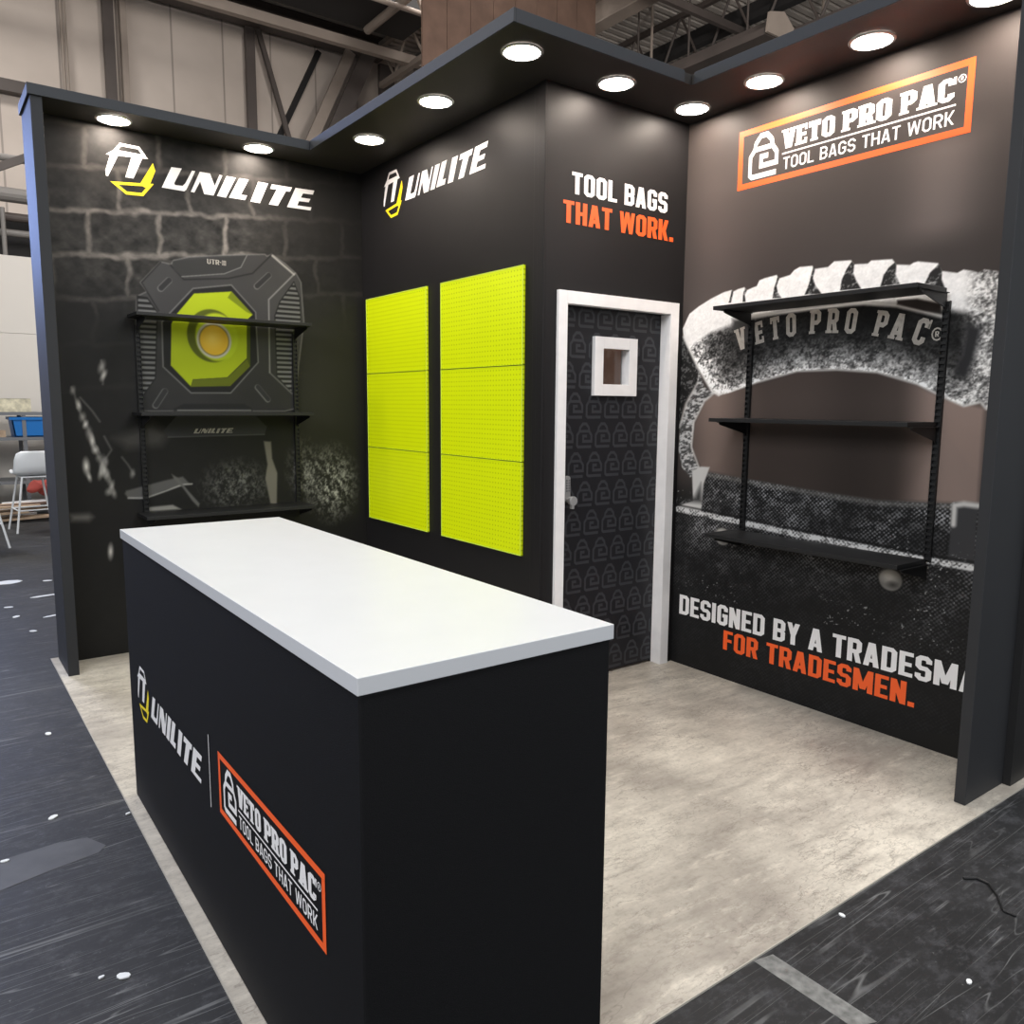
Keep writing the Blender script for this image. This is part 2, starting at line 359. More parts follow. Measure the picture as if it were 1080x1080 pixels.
def fit(u0, u1, v0, v1):                        # the wall logo spans 0.364-1.547 by 2.566-2.823
    ku = (u1 - u0) / 1.183; kv = (v1 - v0) / .257
    return ku, u0 - .364 * ku, kv, v0 - 2.566 * kv
def torch_logo(fr, box_, parent):
    k = fit(*box_)
    flat('wordmark', place(WORD, *k), fr, M['vwhite'], parent)
    flat('emblem', place(EMW, *k), fr, M['vwhite'], parent)
    flat('emblem_base', place(EMY, *k), fr, M['vyellow'], parent)['label'] = 'yellow lower half of the emblem'
BAG = stroke([(1, 0), (.08, 0), (0, .06), (0, .52), (.16, .68), (.2, .84), (.38, 1), (.62, 1), (.8, .84), (.84, .68), (1, .5), (1, .24), (.42, .24), (.42, .47), (.68, .47)], .13) + stroke([(.2, .68), (.8, .68)], .12)
def bag_icon(u0, v0, w, h): return [[(u0 + a * w, v0 + b * h) for a, b in p] for p in BAG]
def bag_logo(fr, u0, u1, v0, v1, parent):
    w, h = u1 - u0, v1 - v0; t = h * .095
    flat('border', [[(u0, v0), (u1, v0), (u1, v0 + t), (u0, v0 + t)], [(u0, v1 - t), (u1, v1 - t), (u1, v1), (u0, v1)], [(u0, v0 + t), (u0 + t, v0 + t), (u0 + t, v1 - t), (u0, v1 - t)], [(u1 - t, v0 + t), (u1, v0 + t), (u1, v1 - t), (u1 - t, v1 - t)]], fr, M['vorange'], parent)['label'] = 'orange rectangular border'
    flat('bag_icon', bag_icon(u0 + .065 * w, v0 + .17 * h, .135 * w, .66 * h), fr, M['vwhite'], parent)
    X = lambda s: u0 + s * w
    Y = lambda s: v0 + s * h
    q = words('VETO', X(.228), X(.47), Y(.50), Y(.81), .48, .2, .09, .05, .05) + words('PRO', X(.505), X(.705), Y(.50), Y(.81), .48, .2, .09, .05, .05) + words('PAC', X(.74), X(.935), Y(.50), Y(.81), .48, .2, .09, .05, .05)
    q += [[(X(.228), Y(.415)), (X(.942), Y(.415)), (X(.942), Y(.44)), (X(.228), Y(.44))]]
    q += words('TOOL BAGS THAT WORK', X(.235), X(.94), Y(.165), Y(.36), .62, .15, .14, .11)
    cx, cy, r = X(.958), Y(.76), .05 * h
    ring = [(cx + r * math.cos(i * math.pi / 6), cy + r * math.sin(i * math.pi / 6)) for i in range(12)]
    q += stroke(ring, r * .24, True) + words('R', cx - r * .34, cx + r * .34, cy - r * .48, cy + r * .48, .5, .13, .09)
    flat('lettering', q, fr, M['vwhite'], parent)

# ------------------------------------------------------------------ printed murals: the picture is computed on a fine grid of points
class Print:
    def __init__(s, u0, u1, v0, v1, d, base):
        s.nu, s.nv = int((u1 - u0) / d) + 1, int((v1 - v0) / d) + 1
        s.u = np.linspace(u0, u1, s.nu); s.v = np.linspace(v0, v1, s.nv); s.U, s.V = np.meshgrid(s.u, s.v)
        s.I = np.ones(s.U.shape + (3,)) * np.array(base, float)
    def noise(s, su, sv, seed, rot=0, oct=3):
        out = np.zeros(s.U.shape); amp = 1; tot = 0; cr, sr = math.cos(rot), math.sin(rot)
        for o in range(oct):
            R = np.random.RandomState(seed + o * 17).rand(97, 97)
            a = (s.U * cr + s.V * sr) / su * 2 ** o + 40; b = (-s.U * sr + s.V * cr) / sv * 2 ** o + 40
            i, j = np.floor(a).astype(int), np.floor(b).astype(int); fa, fb = a - i, b - j; fa = fa * fa * (3 - 2 * fa); fb = fb * fb * (3 - 2 * fb)
            i %= 96; j %= 96
            out += amp * ((R[j, i] * (1 - fa) + R[j, i + 1] * fa) * (1 - fb) + (R[j + 1, i] * (1 - fa) + R[j + 1, i + 1] * fa) * fb); tot += amp; amp *= .55
        return out / tot
    def sd(s, pts, closed=True):
        P = np.array(pts, float); n = len(P); D = np.full(s.U.shape, 9.0); ins = np.zeros(s.U.shape, bool)
        for k in range(n if closed else n - 1):
            a, b = P[k], P[(k + 1) % n]; e = b - a; pu, pv = s.U - a[0], s.V - a[1]
            h = np.clip((pu * e[0] + pv * e[1]) / (e @ e + 1e-12), 0, 1); D = np.minimum(D, np.hypot(pu - e[0] * h, pv - e[1] * h))
            if closed and abs(e[1]) > 1e-9:
                c = ((a[1] > s.V) != (b[1] > s.V)) & (s.U < e[0] * (s.V - a[1]) / e[1] + a[0]); ins ^= c
        return np.where(ins, -D, D)
    def mix(s, mask, col):
        m = np.clip(mask, 0, 1)[..., None]; s.I = s.I * (1 - m) + (np.array(col, float) if not isinstance(col, np.ndarray) else col) * m
    def poly(s, pts, col, soft=.006, k=1.0): s.mix(k * (.5 - s.sd(pts) / soft), col)
    def line(s, pts, w, col, soft=.006, k=1.0, closed=False):
        P = list(pts) + ([pts[0]] if closed else []); s.mix(k * (.5 - (s.sd(P, False) - w / 2) / soft), col)
    def ell(s, c, a, b, col, soft=.006, k=1.0): s.mix(k * (.5 - (np.hypot((s.U - c[0]) / a, (s.V - c[1]) / b) - 1) * min(a, b) / soft), col)
    def mesh(s, name, fr, parent, gain=1.0):
        nu, nv = s.nu, s.nv; co = np.zeros((nv, nu, 3))
        if fr.k == 'x': co[..., 0] = s.U; co[..., 1] = fr.o - .0006; co[..., 2] = s.V
        else: co[..., 0] = fr.o - .0006; co[..., 1] = -s.U; co[..., 2] = s.V
        idx = np.arange(nu * nv).reshape(nv, nu); f = np.stack([idx[:-1, :-1], idx[:-1, 1:], idx[1:, 1:], idx[1:, :-1]], -1).reshape(-1, 4)
        me = bpy.data.meshes.new(name); me.vertices.add(nu * nv); me.vertices.foreach_set('co', co.ravel())
        me.loops.add(f.size); me.loops.foreach_set('vertex_index', f.ravel().astype(np.int32)); me.polygons.add(len(f))
        me.polygons.foreach_set('loop_start', np.arange(0, f.size, 4, dtype=np.int32)); me.update(calc_edges=True); me.validate()
        x = np.clip(s.I / 255 * gain, 0, 1); x = np.where(x <= .04045, x / 12.92, ((x + .055) / 1.055) ** 2.4)
        at = me.color_attributes.new('ink', 'FLOAT_COLOR', 'POINT'); at.data.foreach_set('color', np.concatenate([x, np.ones(x.shape[:2] + (1,))], -1).astype(np.float32).ravel())
        m = bpy.data.materials.new(name + '_ink'); m.use_nodes = True; nt, b = nodes(m)
        a = N(nt, 'ShaderNodeAttribute'); a.attribute_name = 'ink'; nt.links.new(a.outputs['Color'], b.inputs['Base Color'])
        b.inputs['Roughness'].default_value = .5; b.inputs['Specular IOR Level'].default_value = .2
        me.materials.append(m); o = bpy.data.objects.new(name, me); COL.objects.link(o)
        if parent: o.parent = parent
        return o
def grey(x): return (x, x * .985, x * .965)
def smooth(x, a, b): t = np.clip((x - a) / (b - a), 0, 1); return t * t * (3 - 2 * t)

# ================================================================== SETTING
struct('floor', BM((-14, 34, -9, 14, -.12, -.005)), M['floor'], 'scuffed black hall floor around the stand')
struct('wall_hall', BM((-14, 34, 14, 14.2, 0, 10.3)), M['clad'], 'pale clad hall wall with upright joints far behind the stand')
# corrugated roof deck
bm = bmesh.new(); prev = None; y = -9
prof = []
while y < 14: prof += [(y, 10.0), (y + .13, 10.0), (y + .145, 10.09), (y + .215, 10.09), (y + .23, 10.0)]; y += .23
for (y, z) in prof:
    r = [bm.verts.new((-14, y, z)), bm.verts.new((34, y, z))]
    if prev: bm.faces.new((prev[0], prev[1], r[1], r[0]))
    prev = r
struct('ceiling', bm, M['deck'], 'ribbed metal roof deck of the hall')

# stand walls
struct('wall_left', BM((.0516, A + T, 0, T, 0, HB)), M['black'], 'black rear left wall of the stand behind the shelf unit')
struct('wall_inner', BM((A, A + T, -B, -.0005, 0, HB)), M['black'], 'black wall of the stand carrying the lime pegboards')
DX0, DX1, DZ = A + .125, A + .845, 1.925     # door opening
struct('wall_door', BM((A + .0005, DX0, -B - .0003, -B + .1, 0, HB), (DX1, X4 + .09, -B - .0003, -B + .1, 0, HB), (DX0, DX1, -B - .0003, -B + .1, DZ, HB)), M['black'], 'black wall around the storeroom door')
struct('wall_right', BM((X4, X4 + T, YE, -B - .0006, 0, HB)), M['black'], 'black right wall of the stand behind the large handle print')
struct('wall_store', BM((A + T + .01, X4 + 1.2, -1.2, -1.1, 0, 2.6), (X4 + T + .3, X4 + T + .4, -B + .2, -1.21, 0, 2.6)), M['store'], 'brown board inside the storeroom seen through the door window')
# end wings of the walls
struct('trim_1', BM((0, .0516, -.27, T, 0, HB)), M['paint'], 'blue-grey upright end panel at the far left of the stand', bevel=.002)
struct('trim_2', BM((X4 - .388, X4 - .03, YE - .041, YE - .0005, 0, HB)), M['paint'], 'broad dark return panel closing the right wall', bevel=.002)
struct('trim_3', BM((X4 - .085, X4 + .1, YE - .07, YE - .0415, 0, HB)), M['shelf'], 'narrow black edge post at the near right end')
struct('trim_4', BM((A - .012, A - .0005, -B - .001, -B + .05, 0, HB - .0005), (A - .007, A - .0005, -B + .055, -B + .085, 0, HB - .0005)), M['black'], 'black corner strip between the pegboard wall and the door wall', bevel=.002)

# ================================================================== CANOPY
cn = thing('canopy', 'dark stepped canopy with grey fascia running round the top of the stand', 'canopy', (A, 0, HB))
s1, s2, s3, s4 = .282, .462, .365, .398
bm = bmesh.new(); zt = H - .002; zb = HB + .0005
box(bm, .001, A + T, -s1 + .012, T, zb, zt); box(bm, A - s2 + .012, A + T, -B - s3 + .012, -s1 + .012, zb, zt)
box(bm, A + T, X4 - s4 + .012, -B - s3 + .012, -B + .1, zb, zt); box(bm, X4 - s4 + .012, X4 + T, YE - .04, -B + .1, zb, zt)
obj('soffit', bm, M['soffit'], cn)
def fas(*b): obj('fascia', BM(b), M['fascia'], cn, .0015)
fz0, fz1 = HB - .004, H
fas(-.012, A - s2, -s1, -s1 + .0115, fz0, fz1); fas(-.012, .0005, -s1 + .012, T, fz0, fz1)
fas(A - s2, A - s2 + .0115, -B - s3, -s1 - .0005, fz0, fz1); fas(A - s2 + .012, X4 - s4 - .05, -B - s3, -B - s3 + .0115, fz0, fz1)
fas(X4 - s4, X4 - s4 + .0115, YE - .055, -B - s3 - .012, fz0, fz1)
fas(X4 - s4 + .012, X4 + T, YE - .055, YE - .0435, fz0, fz1)

# recessed downlights
LP = [(.395, -.118, 'first downlight from the left, over the left end of the torch mural'), (1.16, -.118, 'second downlight from the left, above the white lettering of the torch mural'),
      (1.6, -.657, 'downlight nearest the inner corner over the left pegboards'), (1.6, -1.372, 'middle downlight of the three above the pegboard wall'),
      (1.6, -2.071, 'downlight in the outer corner of the canopy'), (2.142, -2.07, 'downlight above the white and orange words over the door'),
      (2.66, -2.07, 'downlight in the corner between door wall and right wall'), (2.655, -2.496, 'downlight above the left end of the orange framed sign'),
      (2.655, -3.01, 'downlight above the right end of the orange framed sign'), (2.655, -3.47, 'downlight cut by the top edge at the far right')]
def make_light():
    t = thing('downlight', '', 'ceiling light', (0, 0, 0))
    bm = bmesh.new(); n = 40
    for k, (ra, za, rb, zb_) in enumerate([(.090, 0, .088, -.004), (.088, -.004, .077, -.006), (.077, -.006, .075, -.0015)]):
        for i in range(n):
            a0, a1 = 2 * math.pi * i / n, 2 * math.pi * (i + 1) / n
            bm.faces.new([bm.verts.new((r * math.cos(a), r * math.sin(a), z)) for r, a, z in ((ra, a0, za), (ra, a1, za), (rb, a1, zb_), (rb, a0, zb_))])
    bmesh.ops.remove_doubles(bm, verts=bm.verts, dist=1e-5); obj('bezel', bm, M['ring'], t)
    bm = bmesh.new(); bm.faces.new([bm.verts.new((.076 * math.cos(2 * math.pi * i / n), .076 * math.sin(2 * math.pi * i / n), -.0025)) for i in range(n)][::-1])
    o = obj('diffuser', bm, M['lamp'], t)
    for p in o.data.polygons:
        if p.normal.z > 0: p.flip()
    return t
def copy_tree(o, parent=None):
    c = o.copy(); COL.objects.link(c); c.parent = parent
    for ch in list(o.children): copy_tree(ch, c)
    return c
L0 = make_light()
for i, (x, y, lab) in enumerate(LP):
    o = L0 if i == 0 else copy_tree(L0)
    o.location = (x, y, HB); tag(o, lab, 'ceiling light', 'round recessed downlights in the canopy')

# ================================================================== MURAL ON THE LEFT WALL
ml = thing('wall_mural', 'dark printed mural of a lime square work torch against brickwork, left wall', 'mural', (.95, 0, 1.4))
p = Print(.0525, A - .0005, .0, HB - .0005, .004, grey(29))
U, V = p.U, p.V
# brickwork
rowv = [1.50, 1.74, 1.983, 2.211, 2.44, 2.66, 2.88, 3.1]; wob = (p.noise(.1, .1, 3) - .5) * .045; wob2 = (p.noise(.09, .09, 8) - .5) * .045
Vs = V - .1 * (U - .18) + wob; Us = U + wob2
vis = (.06 + .94 * smooth(V, 1.85, 2.2)) * (1 - smooth(V, 2.42, 2.68) * .6) * (1 - .78 * smooth(U, .95, 1.5)) * (.55 + .45 * smooth(U, .0, .35)) * (1 - .4 * smooth(U, 1.45, 1.8))
vis *= .75 + .5 * p.noise(.5, .4, 21)
brick = 58 + 46 * (p.noise(.05, .04, 5, oct=4) - .5) * 2 * .8 + 30 * (p.noise(.3, .2, 9) - .5)
p.mix(vis * .9, np.stack([brick, brick * .97, brick * .94], -1))
offs = {0: .1, 1: .27, 2: .09, 3: .261, 4: .428, 5: .27, 6: .45}
mort = np.zeros(U.shape)
for k in range(len(rowv) - 1):
    mort = np.maximum(mort, np.clip(1.35 - np.abs(Vs - rowv[k]) / .017, 0, 1))
    inrow = (Vs > rowv[k]) & (Vs < rowv[k + 1])
    for j in range(-2, 6):
        mort = np.maximum(mort, inrow * np.clip(1.35 - np.abs(Us - offs[k] - j * .365) / .015, 0, 1))
mort *= .55 + .9 * p.noise(.09, .07, 35); mc = 132 + 60 * (p.noise(.03, .03, 33) - .5)
p.mix(mort * vis * .85, np.stack([mc, mc * .95, mc * .91], -1))
# lower right gravel and frayed texture
tex = p.noise(.02, .028, 41, .5, 4) * .6 + .4 * p.noise(.009, .012, 43, -.4, 2)
for c, a, b, k, rot in (((1.62, .92), .22, .3, .95, .5), ((1.43, 1.02), .14, .24, .6, .4), ((1.0, .93), .26, .2, .55, -.3)):
    m = np.clip(1.4 - np.hypot((U - c[0]) / a, (V - c[1]) / b) * 1.4, 0, 1) * k
    g = np.clip((tex - .40) * 3.4, 0, 1) * 135 + 30
    p.mix(m, np.stack([g, g, g * .97], -1))
p.mix(np.clip(1 - np.hypot((U - 1.55) / .4, (V - 1.5) / .6), 0, 1) * .4, (52, 51, 44))  # olive tint: bounce light from the lime panels painted into the print
p.poly([(1.176, 1.204), (1.222, 1.200), (1.226, 1.095), (1.256, 1.002), (1.246, 0.801), (1.206, 0.813), (1.178, 0.970), (1.195, 1.059)], (112, 108, 100), .012)
p.poly([(0.378, 0.940), (0.476, 0.963), (0.590, 0.989), (0.687, 1.006), (0.726, 0.961), (0.588, 0.932), (0.472, 0.889), (0.388, 0.894), (0.370, 0.923)], (88, 87, 86), .012)
p.line([(0.388, 0.898), (0.479, 0.892), (0.594, 0.928), (0.684, 0.959), (0.737, 0.960)], .008, (165, 163, 160), .01)
p.poly([(0.483, 0.838), (0.624, 0.843), (0.671, 0.814), (0.482, 0.813)], (135, 133, 130), .012)
p.poly([(0.626, 1.024), (0.659, 1.000), (0.711, 0.925), (0.777, 0.840), (0.769, 0.819), (0.736, 0.858), (0.684, 0.941), (0.638, 0.994)], (96, 95, 93), .01)
p.poly([(0.322, 1.237), (0.538, 1.333), (0.629, 1.257), (0.578, 1.183), (0.393, 1.171)], (66, 64, 62), .05, .8)
p.poly([(0.089, 0.828), (0.184, 0.826), (0.205, 0.803), (0.181, 0.780), (0.094, 0.787)], (96, 94, 92), .03, .9)
# bright beaded glints down the left side
R = random.Random(4)
for q in [[(0.136, 1.515), (0.148, 1.484), (0.158, 1.404)], [(0.158, 1.404), (0.190, 1.331), (0.222, 1.241), (0.254, 1.158)], [(0.220, 1.208), (0.266, 1.091), (0.299, 1.007), (0.318, 0.930)], [(0.175, 1.460), (0.230, 1.388), (0.264, 1.330)], [(0.289, 1.664), (0.300, 1.600), (0.290, 1.534)], [(0.366, 1.130), (0.395, 1.087), (0.424, 1.031)], [(0.282, 1.248), (0.315, 1.173), (0.266, 1.100)]]:
    p.line(q, .006, (120, 118, 116), .014, .8)
for q in [(0.142, 1.499), (0.166, 1.420), (0.181, 1.355), (0.193, 1.315), (0.208, 1.266), (0.221, 1.225), (0.233, 1.175), (0.248, 1.133), (0.266, 1.100), (0.271, 1.058), (0.285, 1.032), (0.295, 0.998), (0.304, 0.964), (0.313, 0.930), (0.282, 1.107), (0.256, 1.050), (0.288, 0.940), (0.290, 1.628), (0.297, 1.583), (0.184, 1.086), (0.195, 1.028), (0.280, 0.601), (0.416, 1.035)]:
    a, b = R.uniform(.01, .016), R.uniform(.018, .04); ang = R.uniform(-.5, .2)
    m = .5 - (np.hypot(((U - q[0]) * math.cos(ang) + (V - q[1]) * math.sin(ang)) / a, (-(U - q[0]) * math.sin(ang) + (V - q[1]) * math.cos(ang)) / b) - 1) * .8
    p.mix(m * .85, grey(R.uniform(110, 215)))
# the torch
LZ = [130, 250, 4.695]
body = [(0.510, 2.099), (0.622, 2.223), (0.676, 2.214), (0.693, 2.239), (0.777, 2.265), (0.931, 2.291), (1.220, 2.331), (1.234, 2.321), (1.263, 2.336), (1.344, 2.291), (1.414, 2.238), (1.445, 2.186), (1.458, 1.947), (1.418, 1.695), (1.383, 1.405), (1.317, 1.389), (0.481, 1.388), (0.474, 1.570), (0.474, 1.794), (0.484, 1.993), (0.496, 2.026), (0.540, 2.052)]
p.poly([(u + .012, v - .02) for u, v in body], (30, 29, 29), .06, .9)
g = 47 + 18 * smooth(V, 1.45, 2.1) + 14 * (p.noise(.25, .3, 61) - .5)
p.mix(.5 - p.sd(body) / .006, np.stack([g, g * .99, g * 1.0], -1))
p.line(body, .006, (150, 148, 146), .008, .55, True)
for q, n0 in (([(0.491, 2.024), (0.541, 2.019), (0.591, 1.943), (0.564, 1.573), (0.478, 1.452), (0.479, 1.816)], 0), ([(1.399, 2.186), (1.434, 2.093), (1.438, 1.945), (1.381, 1.868), (1.366, 1.503), (1.272, 1.603), (1.271, 1.971), (1.305, 2.058)], .4)):
    st = np.clip(np.sin(V / .0285 * 2 * math.pi / 1.0) * 2.2, -1, 1) * .5 + .5; gg = 30 + 76 * st
    p.mix(.5 - p.sd(q) / .006, np.stack([gg, gg, gg], -1)); p.line(q, .007, (34, 34, 34), .006, 1, True)
p.line([(1.407, 2.237), (1.236, 2.065), (1.228, 1.627)], .008, (150, 149, 148), .008, .8)
p.line([(1.228, 1.624), (1.366, 1.499)], .008, (120, 119, 118), .008, .7)
p.line([(0.622, 2.220), (0.516, 2.099), (0.599, 1.952)], .006, (28, 28, 28), .008, .9)
p.line([(1.263, 2.333), (1.142, 2.211), (0.996, 2.167), (0.743, 2.137), (0.675, 2.209)], .009, (34, 34, 34), .008, .9)
p.line([(1.267, 2.328), (1.400, 2.231)], .012, (176, 174, 170), .01, .85)
p.poly([(0.687, 2.232), (1.109, 2.311), (1.073, 2.241), (0.974, 2.194), (0.733, 2.153), (0.691, 2.188)], (54, 54, 54), .006)
p.line([(0.733, 2.152), (0.974, 2.192), (1.073, 2.239), (1.111, 2.311)], .005, (140, 139, 138), .006, .8)
bev = [(0.792, 2.091), (1.012, 2.131), (1.152, 1.984), (1.158, 1.685), (0.985, 1.497), (0.755, 1.494), (0.608, 1.640), (0.614, 1.891), (0.663, 1.948)]
p.poly(bev, (33, 33, 33), .006); p.line(bev, .007, (132, 131, 130), .007, .75, True)
lime = [(0.796, 2.063), (1.011, 2.093), (1.133, 1.967), (1.098, 1.935), (1.090, 1.707), (0.968, 1.589), (0.769, 1.572), (0.756, 1.531), (0.650, 1.649), (0.664, 1.883), (0.692, 1.936)]
gl = .86 + .2 * (V - 1.6); p.mix(.5 - p.sd(lime) / .006, np.stack([186 * gl, 204 * gl, 28 * gl], -1))
p.poly([(1.011, 2.093), (1.136, 1.967), (1.099, 1.980), (0.988, 2.056)], (120, 134, 20), .006)
p.poly([(0.769, 1.571), (0.968, 1.587), (1.093, 1.705), (1.108, 1.659), (0.984, 1.538), (0.756, 1.529)], (92, 100, 24), .006)
p.poly([(1.098, 1.935), (1.117, 1.924), (1.108, 1.659), (1.090, 1.707)], (70, 80, 20), .006)
cc = [(0.889, 1.828), (0.900, 1.803), (0.909, 1.798)]
ru = .142
p.ell(cc[0], ru, ru * 1.08, (84, 92, 22), .008); p.ell((cc[0][0] + .028, cc[0][1] - .006), ru * .87, ru * .98, (176, 194, 34), .012)
p.ell(cc[1], .101, .106, (188, 186, 170), .008); p.ell(cc[1], .088, .092, (120, 112, 78), .006); p.ell(cc[1], .082, .086, (222, 178, 52), .008)
p.ell((cc[1][0] - .01, cc[1][1] + .01), .045, .05, (236, 204, 96), .05, .8)
for q in ([(1.164, 2.136), (1.240, 2.209)], [(0.557, 1.419), (0.610, 1.500)], [(1.149, 1.533), (1.210, 1.460)], [(0.615, 2.075), (0.661, 2.124)]):
    p.line(q, .036, (130, 129, 128), .006, .6); p.line([(u + .002, v + .002) for u, v in q], .028, (48, 48, 49), .006)
p.poly([(0.655, 1.402), (0.712, 1.431), (1.065, 1.434), (1.113, 1.404), (1.113, 1.389), (0.654, 1.388)], (36, 36, 37), .008); p.line([(0.677, 1.393), (1.101, 1.394)], .008, (140, 139, 136), .008, .7)
p.poly([(0.592, 1.275), (0.676, 1.369), (1.125, 1.369), (1.200, 1.292), (1.183, 1.245), (0.620, 1.237)], (56, 56, 58), .006)
p.line([(0.616, 1.238), (1.183, 1.245)], .005, (98, 98, 98), .006, .8)
p.mesh('printed_picture', FA, ml).matrix_parent_inverse = Matrix.Translation(-ml.location)
torch_logo(FA, (.364, 1.547, 2.566, 2.823), ml)
e = [(0.759, 1.258), (0.993, 1.300), (0.877, 2.242), (0.986, 2.274)]
kk = (e[1][0] - e[0][0]) / .90
flat('foot_wordmark', place(WORD, kk, e[0][0] - .647 * kk, kk * .9, e[0][1] - 2.627 * kk * .9), FA, M['vgrey'], ml)
flat('model_lettering', words('UTR', e[2][0], e[2][0] + .07, e[2][1] - .003, e[2][1] + .025) + words('OOOO', e[2][0] + .085, e[3][0], e[2][1] - .003, e[2][1] + .025) + [[(e[2][0] + .073, e[2][1] + .01), (e[2][0] + .081, e[2][1] + .01), (e[2][0] + .081, e[2][1] + .014), (e[2][0] + .073, e[2][1] + .014)]], FA, M['vgrey'], ml)

# ================================================================== MURAL ON THE RIGHT WALL
mr = thing('wall_mural', 'black printed mural of a stitched rubber bag handle, right wall', 'mural', (X4, -2.8, 1.4))
p = Print(B + .001, -YE - .001, .0, HB - .0005, .0032, grey(30))
U, V = p.U, p.V
# blurred grey-brown backdrop
bk = 62 + 36 * np.exp(-((U - 3.25) / .16) ** 2) * smooth(V, 2.05, 2.2) * (1 - smooth(V, 2.45, 2.6)) + 22 * np.exp(-((U - 2.1) / .25) ** 2) * smooth(V, 1.6, 1.9) * (1 - smooth(V, 2.5, 2.8)) + 8 * (p.noise(.5, .5, 4) - .5)
p.mix(smooth(V, .9, 1.1), np.stack([bk * 1.02, bk * .93, bk * .9], -1))
inn = [(2.074, 1.115), (2.012, 1.202), (2.017, 1.345), (2.100, 1.496), (2.413, 1.552), (2.636, 1.608), (2.842, 1.609), (3.033, 1.592), (3.211, 1.539), (3.324, 1.484), (3.487, 1.445), (3.493, 1.064), (3.384, 1.053), (3.072, 1.035), (2.795, 1.047), (2.480, 1.068), (2.121, 1.092)]
ib = 64 + 44 * np.exp(-((U - 2.15) / .16) ** 2) + 62 * smooth(U, 3.12, 3.3) - 12 * np.exp(-((U - 2.95) / .18) ** 2) + 10 * smooth(V, 1.2, 1.5)
p.mix(.5 - p.sd(inn) / .03, np.stack([ib * 1.07, ib * .93, ib * .87], -1))
spk = .55 * p.noise(.0085, .0075, 71, .3, 2) + .45 * p.noise(.03, .022, 73, .2, 2); spk2 = p.noise(.02, .009, 75, .2, 3); broad = p.noise(.14, .1, 79)
weave = (np.sin(U / .0105 * math.pi + 1.2 * (p.noise(.05, .05, 81) - .5)) * np.sin(V / .0095 * math.pi + 2 * (p.noise(.06, .06, 83) - .5))) * .5 + .5
# loop strap at the left
p.poly([(1.864, 1.813), (1.924, 1.809), (2.037, 1.628), (2.029, 1.558), (1.941, 1.452), (1.906, 1.270), (1.905, 1.086), (1.907, 0.937), (2.060, 0.934), (1.920, 0.864), (1.894, 0.898)], np.stack([30 + 70 * np.clip((spk - .5) * 6, 0, 1)] * 3, -1), .01)
strap = [(2.037, 1.628), (2.080, 1.540), (2.144, 1.508), (2.090, 1.470), (2.020, 1.363), (2.008, 1.238), (2.031, 1.149), (2.074, 1.112), (2.007, 1.056), (1.945, 1.107), (1.917, 1.197), (1.922, 1.343), (1.964, 1.461), (2.029, 1.558)]
p.mix(.5 - p.sd(strap) / .008, np.stack([70 + 120 * np.clip((spk2 - .38) * 4, 0, 1)] * 3, -1))
p.line([(2.140, 1.505), (2.084, 1.467), (2.016, 1.354), (2.006, 1.219), (2.063, 1.115)], .012, (205, 203, 200), .012, .8); p.line([(2.029, 1.558), (1.960, 1.452), (1.918, 1.325)], .014, (190, 188, 186), .014, .8)
# woven bag body
bag = [(1.894, 0.898), (2.084, 0.918), (2.121, 1.092), (2.480, 1.068), (2.795, 1.047), (3.072, 1.035), (3.384, 1.053), (3.397, 1.061), (3.493, 1.064), (3.549, 0.113), (1.921, -0.257)]
fadeb = smooth(V, .25, 1.0) ** 1.3; wv = 26 + (34 + 120 * np.clip(broad * 1.7 - .42, 0, 1)) * np.clip((weave * .6 + spk * .9 - .68) * 3, 0, 1) * (.12 + .88 * fadeb)
p.mix(.5 - p.sd(bag) / .006, np.stack([wv, wv, wv * 1.02], -1))
p.line([(2.122, 1.079), (2.481, 1.056), (2.796, 1.036), (3.073, 1.024), (3.385, 1.042)], .02, (138, 136, 133), .02, .6)
pk = [(3.395, 1.054), (3.493, 1.064), (3.490, 0.984), (3.496, 0.815), (3.389, 0.818)]
p.poly(pk, (58, 58, 60), .008, .9); p.line([(3.401, 0.970), (3.400, 1.048), (3.436, 1.058), (3.493, 1.056)], .022, (195, 193, 190), .014)
p.poly([(2.017, 1.093), (2.079, 1.119), (2.137, 1.120), (2.101, 1.028), (2.091, 0.868), (2.036, 0.862), (1.919, 0.886), (2.032, 0.931)], (196, 195, 193), .01)
p.poly([(2.083, 1.035), (2.102, 0.920), (1.966, 0.915), (2.040, 0.959)], (60, 60, 60), .02, .6)
seam = [(1.908, 0.872), (2.287, 0.855), (2.684, 0.832), (3.025, 0.820), (3.280, 0.807), (3.492, 0.805)]
sm = np.clip((spk + weave * .3 - .38) * 3.5, .3, 1) * 175 + 35
p.mix(.5 - (p.sd(seam, False) - .014) / .008, np.stack([sm] * 3, -1)); p.line([(u, v + .024) for u, v in seam], .008, (20, 20, 20), .01, .8)
fl = np.clip((p.noise(.012, .008, 99, .3, 2) - .75) * 9, 0, 1) * smooth(p.noise(.16, .16, 55), .4, .7) * (V < .98) * (V > .42)
p.mix(fl * .8, (190, 190, 190))
for c, r in (([(2.242, 0.761)][0], .055), ([(3.157, 0.695)][0], .058)):
    p.ell(c, r, r * .9, (24, 24, 24), .02); p.ell(c, r * .9, r * .82, (120, 118, 114), .008); p.ell((c[0] - .01, c[1] + .014), r * .6, r * .42, (196, 192, 186), .03); p.ell((c[0] + .012, c[1] - .02), r * .35, r * .2, (70, 68, 66), .02)
